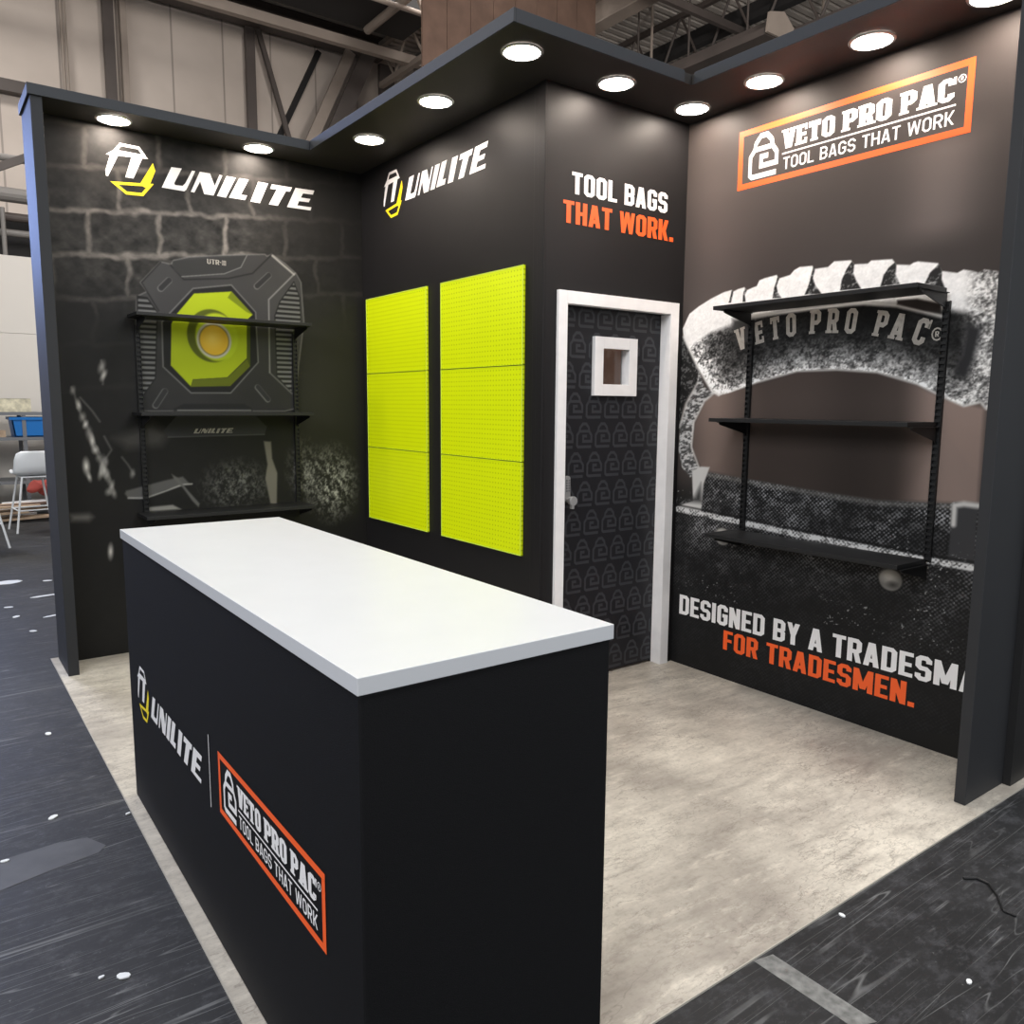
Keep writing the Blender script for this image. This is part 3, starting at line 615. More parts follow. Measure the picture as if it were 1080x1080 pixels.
# rubber handle
hd = [(1.924, 1.809), (1.915, 1.854), (1.954, 1.921)] + [(1.961, 1.930), (2.019, 1.961), (2.102, 1.994), (2.182, 2.018), (2.232, 2.024), (2.242, 2.015), (2.271, 2.024), (2.309, 2.029), (2.325, 2.013), (2.357, 2.021), (2.384, 2.027), (2.397, 2.052), (2.428, 2.059), (2.495, 2.066), (2.509, 2.048), (2.570, 2.057), (2.590, 2.076), (2.619, 2.087), (2.685, 2.084), (2.699, 2.068), (2.766, 2.068)] + [(2.796, 2.089), (2.877, 2.083), (2.894, 2.063), (2.957, 2.058), (2.972, 2.069), (3.066, 2.062), (3.086, 2.037), (3.144, 2.028), (3.158, 2.035), (3.176, 2.038), (3.259, 2.020), (3.277, 1.987), (3.338, 1.972), (3.361, 1.982), (3.398, 1.972), (3.418, 1.963), (3.440, 1.973), (3.492, 1.959)] + [(3.533, 1.438), (3.491, 1.437), (3.467, 1.463), (3.405, 1.447), (3.365, 1.465), (3.324, 1.484), (3.211, 1.539), (3.124, 1.569), (3.033, 1.592), (2.939, 1.603), (2.842, 1.611), (2.741, 1.612), (2.636, 1.608), (2.526, 1.588), (2.412, 1.560), (2.252, 1.512), (2.178, 1.496), (2.133, 1.513), (2.025, 1.655)]
sdh = p.sd(hd); ins = -sdh
top = p.sd([(1.920, 1.889), (2.054, 1.964), (2.307, 2.014), (2.499, 2.043), (2.695, 2.055), (2.893, 2.049), (3.090, 2.024), (3.272, 1.990), (3.500, 1.947)], False)
bot = p.sd([(1.929, 1.809), (2.133, 1.513), (2.251, 1.517), (2.412, 1.560), (2.636, 1.608), (2.842, 1.609), (3.033, 1.592), (3.211, 1.539), (3.324, 1.484), (3.535, 1.419)], False)
sw = 1 - smooth(top, .13, .17) * 1.0
g = 52 + 120 * (1 - smooth(bot, .0, .15)) + 90 * np.clip(1 - bot / .02, 0, 1)
g = g * (.42 + 1.05 * np.clip((spk - .28) * 2.3, 0, 1)) + 40 * (spk2 - .5)
dark = np.exp(-((U - 2.95) / .5) ** 2) * smooth(bot, .12, .2) * (1 - sw) * .75; g = g * (1 - dark)
leftb = (1 - smooth(U, 2.12, 2.3)); g = g + leftb * 80 * np.clip((spk - .35) * 2.4, 0, 1)
white = np.clip(sw + 1.15 * (1 - smooth(np.hypot(U - 2.02, (V - 2.0)), .05, .24)), 0, 1)
wt = 238 + 20 * (spk - .5) * 2; g = g * (1 - white) + wt * white
rgt = smooth(U, 3.36, 3.44); g = g * (1 - rgt) + rgt * (80 + 165 * np.clip((spk - .30) * 2.6, 0, 1))
p.mix(.5 + ins / .006, np.stack([g, g * .995, g * .99], -1))
for q in ([(2.232, 2.022), (2.242, 2.015), (2.238, 1.988), (2.230, 1.962), (2.217, 1.963), (2.227, 1.997)], [(2.313, 2.025), (2.325, 2.012), (2.315, 1.988), (2.321, 1.957), (2.303, 1.959), (2.304, 1.997)], [(2.502, 2.058), (2.510, 2.046), (2.498, 2.014), (2.506, 1.984), (2.528, 1.956), (2.478, 1.959), (2.485, 2.008)], [(2.691, 2.079), (2.701, 2.066), (2.692, 2.028), (2.707, 1.995), (2.742, 1.952), (2.654, 1.958), (2.674, 2.005)],
          [(2.882, 2.077), (2.894, 2.063), (2.892, 2.027), (2.906, 1.995), (2.933, 1.955), (2.833, 1.958), (2.838, 2.003), (2.860, 2.050)], [(3.079, 2.047), (3.086, 2.035), (3.085, 1.996), (3.106, 1.956), (3.021, 1.954), (3.033, 2.002), (3.053, 2.029)], [(3.265, 2.016), (3.277, 1.987), (3.280, 1.952), (3.295, 1.917), (3.212, 1.945), (3.230, 1.986), (3.250, 2.004)]):
    dk = 36 + 120 * np.clip((spk - .5) * 4, 0, 1); p.mix(.5 - p.sd(q) / .006, np.stack([dk] * 3, -1))
p.line([(2.384, 1.881), (2.689, 1.891), (2.951, 1.892), (3.102, 1.868), (3.203, 1.836), (3.293, 1.807)], .016, (206, 204, 201), .012, .9)
p.mix((.5 - p.sd([(3.100, 1.889), (3.185, 1.887), (3.285, 1.858), (3.285, 1.821), (3.217, 1.835), (3.101, 1.872)]) / .01), (42, 36, 34))
p.poly([(3.386, 1.771), (3.455, 1.760), (3.430, 1.614), (3.404, 1.549), (3.354, 1.570), (3.376, 1.655)], (40, 40, 42), .03, .85)
p.line([(1.924, 1.809), (2.025, 1.655), (2.133, 1.519), (2.177, 1.501)], .016, (224, 223, 221), .014, .9)
p.line([(2.177, 1.501), (2.251, 1.516), (2.412, 1.560), (2.636, 1.608), (2.842, 1.609), (3.033, 1.592), (3.211, 1.539), (3.324, 1.484), (3.405, 1.449), (3.467, 1.464), (3.491, 1.438)], .010, (215, 213, 210), .010, .85)
p.poly([(2.242, 1.881), (2.314, 1.883), (2.378, 1.814), (2.365, 1.766), (2.271, 1.738), (2.244, 1.839)], (60, 60, 60), .02, .7)
o = p.mesh('printed_picture', FD, mr); o.matrix_parent_inverse = Matrix.Translation(-mr.location)
bag_logo(FD, 2.241, 3.347, 2.50, 2.777, mr)
arc = [(2.303, 1.784), (2.411, 1.795), (2.502, 1.811), (2.590, 1.821), (2.720, 1.834), (2.808, 1.830), (2.897, 1.822), (3.039, 1.797), (3.114, 1.776), (3.212, 1.752)]
ax = [q[0] for q in arc]; pf = np.polyfit(ax, [q[1] for q in arc], 2); arcq = []; arcg = []
for ch, (u, v) in zip('VETOPROPAC', arc):
    q, wd = glyph(ch, .5, .19, .09, .05); a = math.atan(2 * pf[0] * u + pf[1]); v = np.polyval(pf, u); arcg.append([])
    for poly_ in q: arcg[-1].append([(u + ((x - wd / 2) * math.cos(a) - (z - .5) * math.sin(a)) * .108, v + ((x - wd / 2) * math.sin(a) + (z - .5) * math.cos(a)) * .108) for x, z in poly_])
cr = [(3.278, 1.738)][0]
arcq += stroke([(cr[0] + .02 * math.cos(i * math.pi / 6), cr[1] + .024 * math.sin(i * math.pi / 6)) for i in range(12)], .006, True) + words('R', cr[0] - .008, cr[0] + .008, cr[1] - .011, cr[1] + .011)
for a_, b_ in ((0, 4), (4, 7), (7, 10)): flat('handle_word', [q for g_ in arcg[a_:b_] for q in g_], FD, M['vgrey'], mr)
flat('registered_mark', arcq, FD, M['vgrey'], mr)
flat_words('slogan_word', 'DESIGNED BY A TRADESMAN', FD, M['vwhite'], mr, 1.963, 3.63, .288, .396, .5, .185, .08, .065, cut=3.497)
flat_words('slogan_word', 'FOR TRADESMEN.', FD, M['vorange'], mr, 2.276, 3.30, .160, .264, .5, .185, .08, .065, label='orange capital letters')

# ================================================================== LETTERING ON THE OTHER WALLS
t = thing('wall_lettering', 'white slanted lettering with yellow-footed emblem above the pegboards', 'sign', (A, -.9, 2.7))
torch_logo(FB, (.31, 1.44, 2.566, 2.828), t)
t = thing('wall_lettering', 'white and orange words in capitals above the white framed door', 'sign', (A + .5, -B, 2.4))
FC.l = .0022
flat_words('word', 'TOOL BAGS', FC, M['vwhite'], t, 2.02, 2.672, 2.432, 2.531, .5, .19, .08, .065)
flat_words('word', 'THAT WORK.', FC, M['vorange'], t, 1.968, 2.723, 2.295, 2.397, .5, .19, .08, .065, label='orange capitals')

# ================================================================== PEGBOARDS
cols = [(.072, .840, 'left'), (.996, 1.761, 'right')]; zr = [(.684, 1.155), (1.159, 1.631), (1.635, 2.108)]
k = 0; names = {0: 'lowest', 1: 'middle', 2: 'topmost'}
for (u0, u1, side) in cols:
    for j, (z0, z1) in enumerate(zr):
        o = obj('pegboard', BM((A - .014, A - .0008, -u1, -u0, z0, z1)), M['lime'], None, .0015)
        tag(o, f'lime green perforated panel, {names[j]} of the {side} stack on the inner wall', 'pegboard', 'lime pegboard panels on the inner wall')
        r = bmesh.new(); e = .005; x0, x1 = A - .0155, A - .0143
        eb, et = (e if j == 0 else .0006), (e if j == 2 else .0006)
        for b in ((x0, x1, -u1, -u1 + e, z0, z1), (x0, x1, -u0 - e, -u0, z0, z1), (x0, x1, -u1 + e, -u0 - e, z0, z0 + eb), (x0, x1, -u1 + e, -u0 - e, z1 - et, z1)): box(r, *b)
        c = obj('folded_rim', r, M['limeedge'], o)

# ================================================================== DOOR
d = obj('door_1', BM((DX0 + .003, 2.367 - .115, -B + .055, -B + .095, .012, DZ - .003), (2.367 + .115, DX1 - .003, -B + .055, -B + .095, .012, DZ - .003), (2.367 - .115, 2.367 + .115, -B + .055, -B + .095, .012, 1.52), (2.367 - .115, 2.367 + .115, -B + .055, -B + .095, 1.76, DZ - .003)), M['leaf'])
d['kind'] = 'structure'; d['label'] = 'black door printed with a grey repeating bag pattern and a small square window'; d['category'] = 'door'
bm = bmesh.new(); wx0, wx1, wz0, wz1 = 2.219, 2.517, 1.489, 1.784; e = .058
for b in ((wx0, wx0 + e, wz0, wz1), (wx1 - e, wx1, wz0, wz1), (wx0 + e, wx1 - e, wz0, wz0 + e), (wx0 + e, wx1 - e, wz1 - e, wz1)): box(bm, b[0], b[1], -B + .03, -B + .0545, b[2], b[3])
for b in ((wx0 + e - .012, wx0 + e, wz0 + e, wz1 - e), (wx1 - e, wx1 - e + .012, wz0 + e, wz1 - e)): box(bm, b[0] , b[1], -B + .0545, -B + .0948, b[2], b[3])
obj('window_frame', bm, M['wpaint'], d, .0015)['label'] = 'white square frame of the door window'
obj('window_pane', BM((wx0 + e + .0005, wx1 - e - .0005, -B + .085, -B + .088, wz0 + e + .0005, wz1 - e - .0005)), M['glass'], d)
# pattern
bm = bmesh.new(); rows = 12; pw = .126; q = []
FP = Frame('x', -B + .055, .0008)
for i in range(rows + 1):
    z0 = .03 + i * .150; off = (.012, .072, .022, .084)[i % 4]
    for j in range(-1, 8):
        u0 = DX0 + off + j * pw
        for pol in bag_icon(u0, z0, .096, .116):
            pl = [(min(max(a, DX0 + .004), DX1 - .004), min(max(b, .014), DZ - .005)) for a, b in pol]
            cu = sum(a for a, b in pl) / len(pl); cv = sum(b for a, b in pl) / len(pl)
            if wx0 - .002 < cu < wx1 + .002 and wz0 - .002 < cv < wz1 + .002: continue
            ar = abs(sum(pl[i2][0] * pl[(i2 + 1) % len(pl)][1] - pl[(i2 + 1) % len(pl)][0] * pl[i2][1] for i2 in range(len(pl))))
            if ar > 1e-6: q.append(pl)
bm.free()
pt = flat('printed_pattern', q, FP, M['pattern']); pt.parent = d; pt['label'] = 'rows of small dark grey bag icons'
bm = bmesh.new(); hx = 2.062
prism(bm, [(hx + .018 * math.cos(a) * 1.0, -B + .054, (1.07 if math.sin(a) > 0 else .975) + .018 * math.sin(a)) for a in [i * math.pi / 8 for i in range(16)]], (0, -.014, 0))
hp = obj('lock_plate', bm, M['lock'], d, .001)
bm = bmesh.new()
for r_ in range(5):
    for c_ in (-1, 1): tube(bm, (hx + c_ * .008, -B + .0398, 1.065 - r_ * .013), (hx + c_ * .008, -B + .036, 1.065 - r_ * .013), .0042, 10)
obj('button', bm, M['grey'], hp)
bm = bmesh.new(); tube(bm, (hx, -B + .0395, .965), (hx, -B + .018, .965), .012, 16); tube(bm, (hx, -B + .018, .965), (hx, -B - .008, .965), .021, 20, .024); bar(bm, (hx, -B + .006, .955), (hx, -B + .006, .925), .014, .022)
obj('knob', bm, M['lock'], d, .0015)
# door surround
jx0, jx1, jz = 1.938, 2.772, 1.982
struct('trim_5', BM((jx0, DX0 - .0003, -B - .018, -B - .0008, 0, jz), (DX1 + .0003, jx1, -B - .018, -B - .0008, 0, jz), (DX0 - .0003, DX1 + .0003, -B - .018, -B - .0008, DZ - .001, jz),
    (DX0 - .0002, DX0 + .002, -B - .018, -B + .054, 0, DZ - .003), (DX1 - .002, DX1 + .0002, -B - .018, -B + .054, 0, DZ - .003), (DX0 + .002, DX1 - .002, -B - .018, -B + .03, DZ - .003, DZ - .001)), M['wpaint'], 'white painted door surround', bevel=.001)

# ================================================================== SHELF UNITS
def shelf_unit(fr, ua, ub, sa, sb, dep, label):
    """uprights at ua, ub; shelves span sa-sb and stand dep off the wall"""
    loc = fr((ua + ub) / 2, .8); t = thing('shelf_unit', label, 'shelves', loc)
    P3 = lambda u, v, e: Vector(fr(u, v, e - fr.l))
    def b3(bm, u0, u1, v0, v1, e0, e1):
        p, q = P3(u0, v0, e0), P3(u1, v1, e1)
        box(bm, min(p.x, q.x), max(p.x, q.x), min(p.y, q.y), max(p.y, q.y), min(p.z, q.z), max(p.z, q.z))
    for u in (ua, ub):
        bm = bmesh.new()
        b3(bm, u - .0125, u + .0125, .80, 1.865, .0022, .005)
        for s in (-1, 1): b3(bm, u + s * .0125 - .0012, u + s * .0125 + .0012, .80, 1.865, .0022, .016)
        z = .81
        while z < 1.86: b3(bm, u - .0125, u + .0125, z, z + .012, .011, .016); z += .026
        obj('upright', bm, M['shelf'], t)
    for z in (.795, 1.365, 1.898):
        bm = bmesh.new(); b3(bm, sa, sb, z, z + .018, .018, dep)
        sh = obj('shelf', bm, M['shelf'], t, .0015)
        for u in (ua, ub):
            bm = bmesh.new(); pts = [P3(u - .002, z - .001, .017), P3(u - .002, z - .075, .017), P3(u - .002, z - .060, .03), P3(u - .002, z - .014, dep - .03), P3(u - .002, z - .001, dep - .02)]
            prism(bm, pts, P3(u + .002, z, 0) - P3(u - .002, z, 0))
            b3(bm, u - .012, u + .012, z - .004, z - .001, .02, dep - .02)
            k = obj('bracket', bm, M['shelf'], sh); k.matrix_parent_inverse = Matrix()
    return t
shelf_unit(FA, .478, 1.388, .428, 1.405, .25, 'black three-tier shelf unit over the torch mural, left of the pegboards')
shelf_unit(FD, 2.370, 3.313, 2.325, 3.312, .25, 'black three-tier shelf unit over the handle mural on the right wall')

# ================================================================== CARPET
cp = thing('carpet', 'pale concrete-look vinyl floor of the stand', 'flooring', (1.2, -2, -.005))
obj('surface', BM((-.034, 3.6, -3.758, .13, -.0049, -.0004)), M['carpet'], cp)
bm = bmesh.new()
box(bm, -.037, -.0342, -3.761, .13, -.0049, .0008); box(bm, -.0342, 3.6, -3.761, -3.7582, -.0049, .0008)
obj('edge_strip', bm, M['strip'], cp)

# ================================================================== COUNTER
ct = thing('counter', 'long black reception counter with a white top and printed logos', 'counter', (.29, -2.81, 0))
cx0, cx1, cy0, cy1 = .0067, .574, -3.7605, -1.8587
bm = BM((cx0, cx1, cy0, cy1, 0.0004, .9598)); obj('body', bm, M['fabric'], ct, .004)
bm = BM((.0014, .5792, -3.7657, -1.8534, .9603, .9917)); top = obj('countertop', bm, M['white'], ct, .0012)
top.data.materials.append(M['edge'])
for pl in top.data.polygons:
    if abs(pl.normal.z) < .5: pl.material_index = 1
FL = Frame('y', cx0, .0012)
torch_logo(FL, (1.99, 2.782, .361, .541), ct)
flat('divider_line', [[(2.849, .375), (2.8535, .375), (2.8535, .577), (2.849, .577)]], FL, M['vwhite'], ct)
bag_logo(FL, 2.933, 3.601, .397, .562, ct)

# ================================================================== HALL STEELWORK FAR BEHIND
def beam_i(bm, a, b, w, h):
    a, b = Vector(a), Vector(b)
    bar(bm, a + Vector((0, 0, h / 2)), b + Vector((0, 0, h / 2)), w, .03); bar(bm, a - Vector((0, 0, h / 2)), b - Vector((0, 0, h / 2)), w, .03); bar(bm, a, b, .03, h)
def T1(name, bm, m, label, cat, group=None): return tag(obj(name, bm, m), label, cat, group)
bm = bmesh.new(); beam_i(bm, (-6, 13.5, 9.82), (9.1, 13.5, 9.82), .56, .34); T1('steel_beam', bm, M['steel'], 'dark steel beam along the top of the pale hall wall', 'beam')
bm = bmesh.new(); bar(bm, (-6, 12, 9.06), (14, 12, 9.14), .16, .19); T1('steel_beam', bm, M['beam'], 'beige square beam in front of the dark one at the wall top', 'beam')
bm = bmesh.new(); bar(bm, (-6, 13.8, 7.36), (2.1, 13.8, 7.36), .2, .22); T1('steel_beam', bm, M['steel'], 'dark horizontal rail meeting the stand at its top left corner', 'beam')
def column(x0, x1, z1, label, m='steel', y=13.8, w=.12):
    bm = bmesh.new(); bar(bm, ((x0 + x1) / 2, y, .0), ((x0 + x1) / 2, y, z1), x1 - x0, w); T1('column', bm, M[m], label, 'column')
column(3.02, 3.22, 10, 'dark steel column on the hall wall above the torch mural'); column(3.34, 3.46, 10, 'thin pale column close right of the dark one', 'beam')
column(5.88, 6.08, 9.65, 'dark column under the steel beam, left of the diagonal braces'); column(9.15, 9.55, 9.65, 'dark column at the right end of the steel beam')
bm = bmesh.new(); tube(bm, (2.29, 13.85, 0), (2.29, 13.85, 10), .03); tube(bm, (2.36, 13.85, 0), (2.36, 13.85, 10), .02); T1('conduit', bm, M['beam'], 'pair of thin conduits running up the hall wall at the left', 'pipe')
for a, b, w, lab, m in (((6.14, 13.7, 9.6), (6.95, 13.7, 6.9), .09, 'thin slanting brace beside the dark column', 'steel'), ((7.66, 13.945, 9.6), (6.35, 13.945, 6.9), .12, 'dark slanting brace meeting the thin one at its foot', 'dark'),
                        ((8.2, 13.38, 9.55), (6.95, 13.38, 6.9), .24, 'wide pale-edged slanting brace between the dark braces', 'beam'), ((8.6, 13.2, 9.6), (7.35, 13.2, 6.9), .34, 'widest dark slanting brace below the beam end', 'steel')):
    bm = bmesh.new(); bar(bm, a, b, .1, w); T1('brace', bm, M[m], lab, 'brace')
bm = bmesh.new()
for i in range(8): box(bm, 7.0 + .5 * i, 7.49 + .5 * i, 8.0, 8.05, 6.6, 9.95)
T1('hanging_panel', bm, M['brown'], 'brown sheet metal curtain hanging from the roof behind the canopy', 'panel')
bm = bmesh.new(); box(bm, 3.2, 8.6, 10.4, 11.6, 9.3, 9.99); T1('roof_void', bm, M['dark'], 'added black box for the dark roof void above the beige square beam', 'void')  # black box added where the roof space is only dark
tt = thing('tube_truss', 'pale tubular truss in front of the black roof void', 'truss', (6.5, 9.8, 9.05))
bm = bmesh.new(); tube(bm, (4.0, 9.8, 9.05), (9.4, 9.8, 9.05), .05); obj('chord', bm, M['beam'], tt)
bm = bmesh.new(); tube(bm, (7.7, 11.5, 9.25), (7.7, 8.12, 9.25), .09); obj('cross_tube', bm, M['beam'], tt)
for xa, xb in ((5.6, 6.2), (6.8, 6.2), (6.9, 7.5), (8.1, 7.6)):
    bm = bmesh.new(); tube(bm, (xa, 9.8, 9.05), (xb, 9.8, 9.99), .045, 8); obj('strut', bm, M['beam'], tt)
# roof trusses running away from the camera
def truss(x, z, h, y0, y1, label, r=.05, m='beam'):
    t = thing('roof_truss', label, 'truss', (x, y0, z), 'open roof trusses of the hall')
    for zz in (z, z + h):
        bm = bmesh.new(); bar(bm, (x, y0, zz), (x, y1, zz), r * 2, r * 2); obj('chord', bm, M[m], t)
    n = int((y1 - y0) / 1.3); bm = bmesh.new()
    for i in range(n):
        ya = y0 + (y1 - y0) * i / n; yb = y0 + (y1 - y0) * (i + .5) / n; yc = y0 + (y1 - y0) * (i + 1) / n
        tube(bm, (x, ya, z + h), (x, yb, z), r * .55, 8); tube(bm, (x, yb, z), (x, yc, z + h), r * .55, 8)
    o = obj('lattice', bm, M[m], t)
truss(9.0, 9.0, .9, -3, 13.4, 'roof truss behind the brown hanging panel', .06)
truss(13.4, 8.5, 1.3, -3, 13.4, 'roof truss above the downlight over the door words', .05, 'steel')
truss(17.6, 8.6, 1.2, -3, 13.4, 'roof truss furthest to the right above the orange framed sign', .05, 'steel')
bm = bmesh.new(); beam_i(bm, (11.4, -3, 9.45), (11.4, 13.4, 9.45), .35, .5); T1('roof_beam', bm, M['beam'], 'deep pale roof beam slanting above the door wall canopy', 'beam')
bm = bmesh.new(); beam_i(bm, (9.9, -3, 9.6), (9.9, 13.4, 9.6), .25, .4); T1('roof_beam', bm, M['pipe'], 'bluish grey roof beam next to the canopy corner', 'beam')
bm = bmesh.new()
for y in (10.2, 6.4, 2.6): bar(bm, (10.2, y, 9.0), (30, y, 9.0), .1, .14)
T1('roof_tie', bm, M['steel'], 'thin steel ties crossing under the ribbed roof', 'tie')
for x, y in ((12.9, 8.3), (14.6, 8.6), (16.2, 7.2), (15.1, 5.6), (18.2, 6.4), (17.1, 4.6)):
    bm = bmesh.new(); tube(bm, (x, y, 7.4), (x, y, 10), .03, 8); o = T1('hanger_rod', bm, M['beam'], 'thin steel rod hanging from the ribbed roof', 'rod', 'hanger rods under the roof')
bm = bmesh.new(); bar(bm, (13.6, -1, 9.2), (13.6, 13.4, 9.2), .2, .14); bar(bm, (13.9, -1, 9.5), (13.9, 13.4, 9.5), .1, .3); T1('cable_tray', bm, M['dark'], 'dark cable tray running under the roof above the door wall', 'tray')
bm = bmesh.new(); bar(bm, (12.05, 4.5, 7.92), (12.05, 8.6, 7.92), .5, .12); bar(bm, (12.3, 4.5, 8.12), (12.3, 8.6, 8.12), .36, .22)
hh = obj('heater_body', bm, M['steel']); ht = thing('radiant_heater', 'long dark heater box hung below the roof beside the right canopy', 'heater', (12.05, 6.5, 7.9)); hh.parent = ht; hh.matrix_parent_inverse = Matrix.Translation(-ht.location)
bm = bmesh.new(); prism(bm, [(11.75, 4.46, 7.86), (12.35, 4.46, 7.86), (12.5, 4.46, 8.1), (12.2, 4.46, 8.3), (11.8, 4.46, 8.2)], (0, -.05, 0)); obj('end_plate', bm, M['beam'], ht)['label'] = 'pale angular end plate'
for y in (5.2, 6.6, 8.0): bm = bmesh.new(); tube(bm, (12.2, y, 8.2), (12.2, y, 10), .02, 8); obj('hanger', bm, M['steel'], ht)

# pipes at the left
for (z, r, m, lab) in ((4.72, .05, 'pipe', 'upper grey pipe running behind the left end of the stand'), (4.22, .10, 'pipe', 'thick grey duct running behind the left end of the stand'), (3.92, .06, 'steel', 'dark pipe under the thick grey duct'), (3.70, .05, 'pipe', 'lowest grey pipe just above the pale partition')):
    bm = bmesh.new(); tube(bm, (-5, 8.8, z + .1), (1.9, 8.8, z + .1), r, 14); T1('pipe', bm, M[m], lab, 'pipe')
bm = bmesh.new(); box(bm, -5, 2.5, 9.4, 9.5, 3.0, 4.15); T1('dark_backing', bm, M['dark'], 'black panel behind the pipes above the pale partition', 'panel')  # plain dark panel filling the space behind the pipes
bm = bmesh.new(); bar(bm, (.1, 8.6, 4.35), (1.2, 8.6, 4.95), .06, .1); T1('bracket_arm', bm, M['steel'], 'slanting dark bracket under the upper grey pipe', 'bracket')
bm = bmesh.new(); tube(bm, (.62, 8.6, 3.3), (.62, 8.6, 4.1), .03); T1('post', bm, M['pipe'], 'short upright tube standing behind the pale partition', 'post')
bm = bmesh.new(); box(bm, -5, 2.4, 8.2, 8.28, 0, 2.36); box(bm, -5, 2.4, 8.2, 8.28, 2.365, 3.4); T1('partition', bm, M['part'], 'pale beige partition wall behind the blue crate at the left', 'partition')

# work bench rack with crate, cartons and timber
rk = thing('storage_rack', 'grey metal rack against the pale partition', 'rack', (.5, 7.4, 0))
for z in (1.30, .98, .42):
    bm = bmesh.new(); box(bm, -.9, 1.45, 7.1, 7.75, z - .04, z); obj('shelf', bm, M['grey'], rk)
for x in (-.85, .56, 1.4):
    for y in (7.13, 7.72): bm = bmesh.new(); box(bm, x - .022, x + .022, y - .022, y + .022, -.004, 1.26 if x == .56 else 1.3); obj('post', bm, M['grey'], rk)
def crate():
    bm = bmesh.new(); x0, x1, y0, y1, z0, z1, t = .42, 1.02, 7.12, 7.6, .981, 1.235, .02
    prism(bm, [(x0 + .03, y0, z0), (x1 - .03, y0, z0), (x1, y0, z1), (x0, y0, z1)], (0, t, 0)); prism(bm, [(x0 + .03, y1 - t, z0), (x1 - .03, y1 - t, z0), (x1, y1 - t, z1), (x0, y1 - t, z1)], (0, t, 0))
    prism(bm, [(x0 + .03, y0, z0), (x0, y0, z1), (x0 + t, y0, z1), (x0 + .03 + t, y0, z0)], (0, y1 - y0, 0)); prism(bm, [(x1 - .03 - t, y0, z0), (x1 - t, y0, z1), (x1, y0, z1), (x1 - .03, y0, z0)], (0, y1 - y0, 0))
    box(bm, x0 + .03, x1 - .03, y0, y1, z0, z0 + t); c = obj('crate', bm, M['blue'], None, .003)
    tag(c, 'blue plastic crate on the grey rack at the left', 'crate')
    bm = bmesh.new(); box(bm, x0 - .02, x1 + .02, y0 - .022, y0 - .0005, z1 - .035, z1); box(bm, x0 - .02, x1 + .02, y1 + .0005, y1 + .022, z1 - .035, z1); box(bm, x0 - .02, x0 - .0005, y0 - .0005, y1 + .0005, z1 - .035, z1); box(bm, x1 + .0005, x1 + .02, y0 - .0005, y1 + .0005, z1 - .035, z1); obj('rim', bm, M['blue'], c)
crate()
bm = bmesh.new(); box(bm, .26, .66, 7.2, 7.6, 1.301, 1.47); o = T1('carton', bm, M['card'], 'yellow and white printed carton on top of the rack', 'box')
bm = bmesh.new(); box(bm, .255, .665, 7.195, 7.605, 1.4705, 1.485); obj('lid', bm, M['part'], o)
bm = bmesh.new(); box(bm, -.2, .2, 7.2, 7.6, 1.301, 1.44); T1('carton', bm, M['card'], 'low printed carton left of the taller one on the rack', 'box')
R = random.Random(11)
for i in range(14):
    row, lay = i % 5, i // 5; y = 6.25 + .15 * row + .03 * lay; z = .012 + .075 * lay; x = .35 + R.uniform(-.25, .3); L = R.uniform(.55, .95); dz = R.uniform(-.0, .03)
    bm = bmesh.new(); bar(bm, (x - L / 2, y, z + .012), (x + L / 2, y + R.uniform(-.02, .02), z + .012 + dz), .1, .022)
    T1('timber_offcut', bm, (M['timber'], M['wpaint'], M['brown'], M['grey'], M['timber'])[(i * 7) % 5], 'loose timber offcut heaped on the floor under the rack', 'timber', 'heap of timber offcuts under the rack')
bm = bmesh.new(); bmesh.ops.create_icosphere(bm, subdivisions=3, radius=.2, matrix=Matrix.Translation((.78, 6.75, .36)) @ Matrix.Diagonal((1.4, .8, .45, 1)))
for v in bm.verts: v.co += Vector((0, 0, .03 * math.sin(v.co.x * 31 + v.co.y * 17)))
T1('cloth', bm, M['red'], 'crumpled reddish cloth on the timber heap', 'cloth')
for i, (x, z, s, m) in enumerate(((.0, .4205, .12, 'card'), (.2, .4205, .1, 'timber'), (-.15, .4205, .15, 'card'), (.15, .9805, .09, 'brown'), (.32, .9805, .08, 'timber'), (0, .9805, .1, 'grey'))):
    bm = bmesh.new(); box(bm, x - s / 2, x + s / 2, 7.2, 7.2 + s, z, z + s * 1.1)
    T1('small_box', bm, M[m], ('small card box on the lower rack shelf', 'small wooden box on the lower rack shelf', 'largest card box on the lower rack shelf', 'brown box on the middle rack shelf', 'wooden box beside the blue crate', 'grey box at the left of the middle rack shelf')[i], 'box')

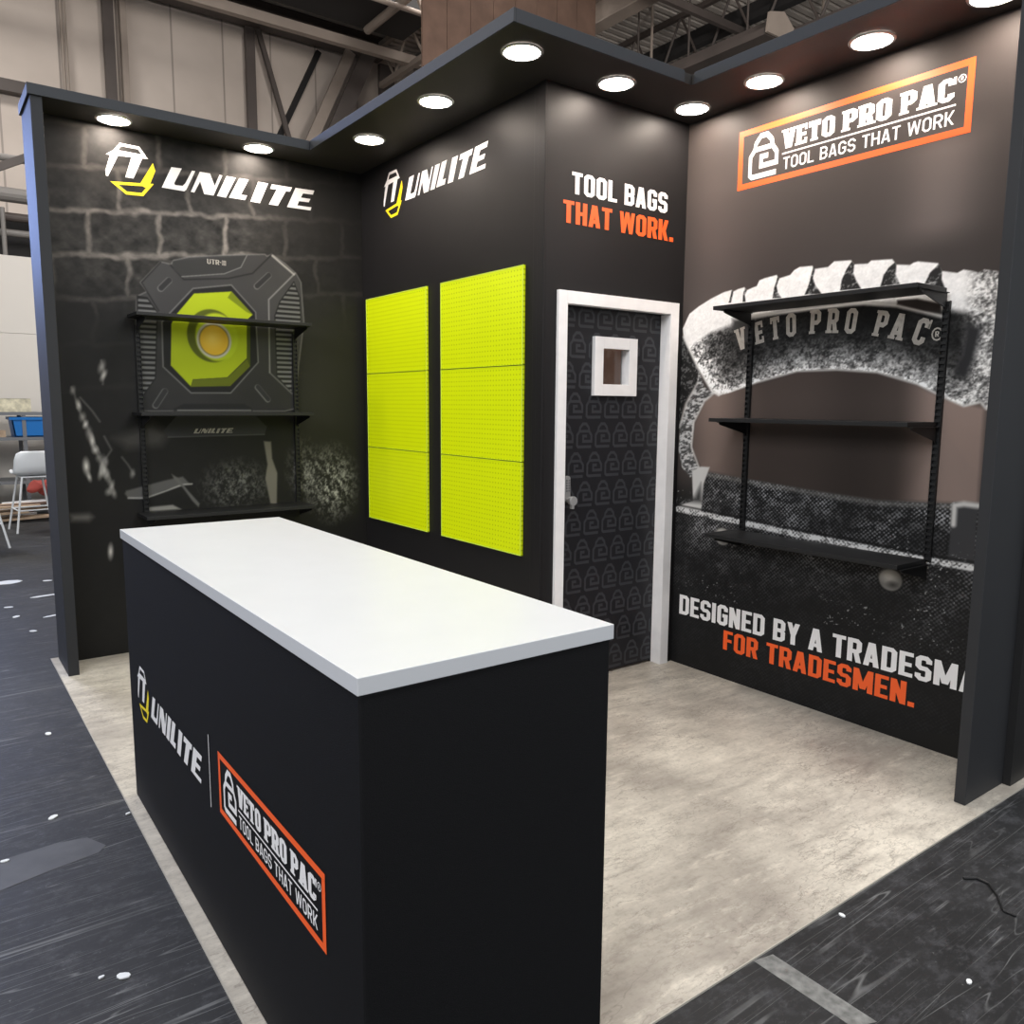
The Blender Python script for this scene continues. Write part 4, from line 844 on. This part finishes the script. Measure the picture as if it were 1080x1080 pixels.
# stools
def stool(loc, rz, label):
    t = bpy.data.objects.new('bar_stool', None); COL.objects.link(t); tag(t, label, 'stool', 'white shell bar stools')
    bm = bmesh.new(); n = 14; rowsv = []
    prof = [(.20, .640), (.17, .628), (.08, .618), (-.04, .615), (-.13, .628), (-.175, .665), (-.195, .73), (-.205, .80), (-.212, .87), (-.214, .895)]
    for k, (y, z) in enumerate(prof):
        wv = (.17, .19, .2, .205, .205, .205, .2, .195, .17, .12)[k]
        rowsv.append([bm.verts.new(((i / n * 2 - 1) * wv, y + (.045 if k > 4 else 0) * (i / n * 2 - 1) ** 2, z + (.03 if k < 6 else -.0) * (i / n * 2 - 1) ** 4)) for i in range(n + 1)])
    for r0, r1 in zip(rowsv, rowsv[1:]):
        for i in range(n): bm.faces.new((r0[i], r0[i + 1], r1[i + 1], r1[i]))
    s = obj('seat', bm, M['seat'], t, smooth=True); sd = s.modifiers.new('thickness', 'SOLIDIFY'); sd.thickness = .012
    for sx in (-1, 1):
        for sy in (-1, 1):
            bm = bmesh.new(); tube(bm, (sx * .12, sy * .12, .612), (sx * .22, sy * .22, -.004), .011, 10); obj('leg', bm, M['seat'], t)
    bm = bmesh.new(); z = .24; e = .12 + .1 * (.612 - z) / .616; c = [(-e, -e, z), (e, -e, z), (e, e, z), (-e, e, z)]
    for i in range(4): tube(bm, c[i], c[(i + 1) % 4], .008, 8)
    obj('footrest', bm, M['seat'], t)
    bm = bmesh.new(); box(bm, -.13, .13, -.13, .13, .6, .612); obj('seat_plate', bm, M['seat'], t)
    t.location = loc; t.rotation_euler = (0, 0, rz); return t
stool((.45, 5.5, 0), .1, 'white shell bar stool standing before the timber heap at the left')
stool((-.17, 4.45, 0), .3, 'white bar stool cut by the left picture edge, only legs showing')

# debris on the hall floor
R = random.Random(5)
SC = [(-0.061, 2.532), (0.212, 2.430), (0.127, 1.854), (0.096, 1.178), (-0.121, 1.611), (-0.103, 1.287), (-0.050, 0.830), (-0.265, -1.863), (-0.229, -2.860), (-0.184, -1.038), (-0.425, -2.082), (-0.275, -2.832), (-0.048, -1.986), (1.483, -3.791), (1.498, -4.132)]
SL = [(.22, 'largest white scrap, at the left picture edge below the stools'), (.07, 'round white speck beside the left end panel'), (.2, 'long thin white strip beside the left end panel'), (.12, 'short white strip just below the long thin one'),
      (.06, 'left one of two pale specks below the largest scrap'), (.06, 'right one of two pale specks below the largest scrap'), (.05, 'pale speck nearest the rear left corner of the vinyl floor'), (.035, 'white scrap on the black floor left of the counter middle'),
      (.035, 'white crumb at the bottom left of the picture near the vinyl edge'), (.035, 'white scrap left of the counter emblem'), (.025, 'white crumb at the left picture edge beside the counter'), (.015, 'tiny white crumb beside the larger bottom left one'),
      (.018, 'tiny white crumb touching the vinyl floor edge left of the counter'), (.02, 'white scrap on the black floor in front of the right carpet edge'), (.02, 'white crumb near the bottom right corner of the picture')]
for (x, y), (L, lab) in zip(SC, SL):
    a = R.uniform(-.3, .3) if L > .1 else R.uniform(0, 3.1); n = 9; w = L / 8 if lab.find('strip') >= 0 else L / 3; bm = bmesh.new()
    prism(bm, [(x + math.cos(a) * L / 2 * math.cos(t) - math.sin(a) * w * math.sin(t), y + math.sin(a) * L / 2 * math.cos(t) + math.cos(a) * w * math.sin(t) * R.uniform(.7, 1.1), -.0045) for t in [2 * math.pi * k / n for k in range(n)]], (0, 0, .003))
    T1('paper_scrap', bm, M['plume'], lab, 'scrap', 'white scraps on the hall floor')
tp = [(-0.437, -2.068), (-0.278, -2.058), (-0.191, -2.077), (-0.149, -2.165), (-0.177, -2.200), (-0.324, -2.226), (-0.451, -2.256)]
bm = bmesh.new(); prism(bm, [(x, y, -.0046) for x, y in tp], (0, 0, .0004)); T1('floor_patch', bm, M['patch'], 'broad dull grey patch of old tape left of the counter', 'tape')
tp = [(1.118, -3.762), (1.181, -3.776), (1.180, -4.066), (1.118, -4.043)]
bm = bmesh.new(); prism(bm, [(x, y, -.0046) for x, y in tp], (0, 0, .0006)); T1('floor_tape', bm, M['tape'], 'worn grey tape strip on the black floor at the bottom right', 'tape')
cb = [(1.953, -3.911), (1.987, -3.935), (1.986, -3.971), (1.940, -4.014), (1.880, -4.055), (1.883, -4.089)]
bm = bmesh.new()
for a, b in zip(cb, cb[1:]): tube(bm, (*a, .0), (*b, .0), .004, 8)
T1('cable', bm, M['shelf'], 'thin black cable end lying on the black floor at the lower right', 'cable')
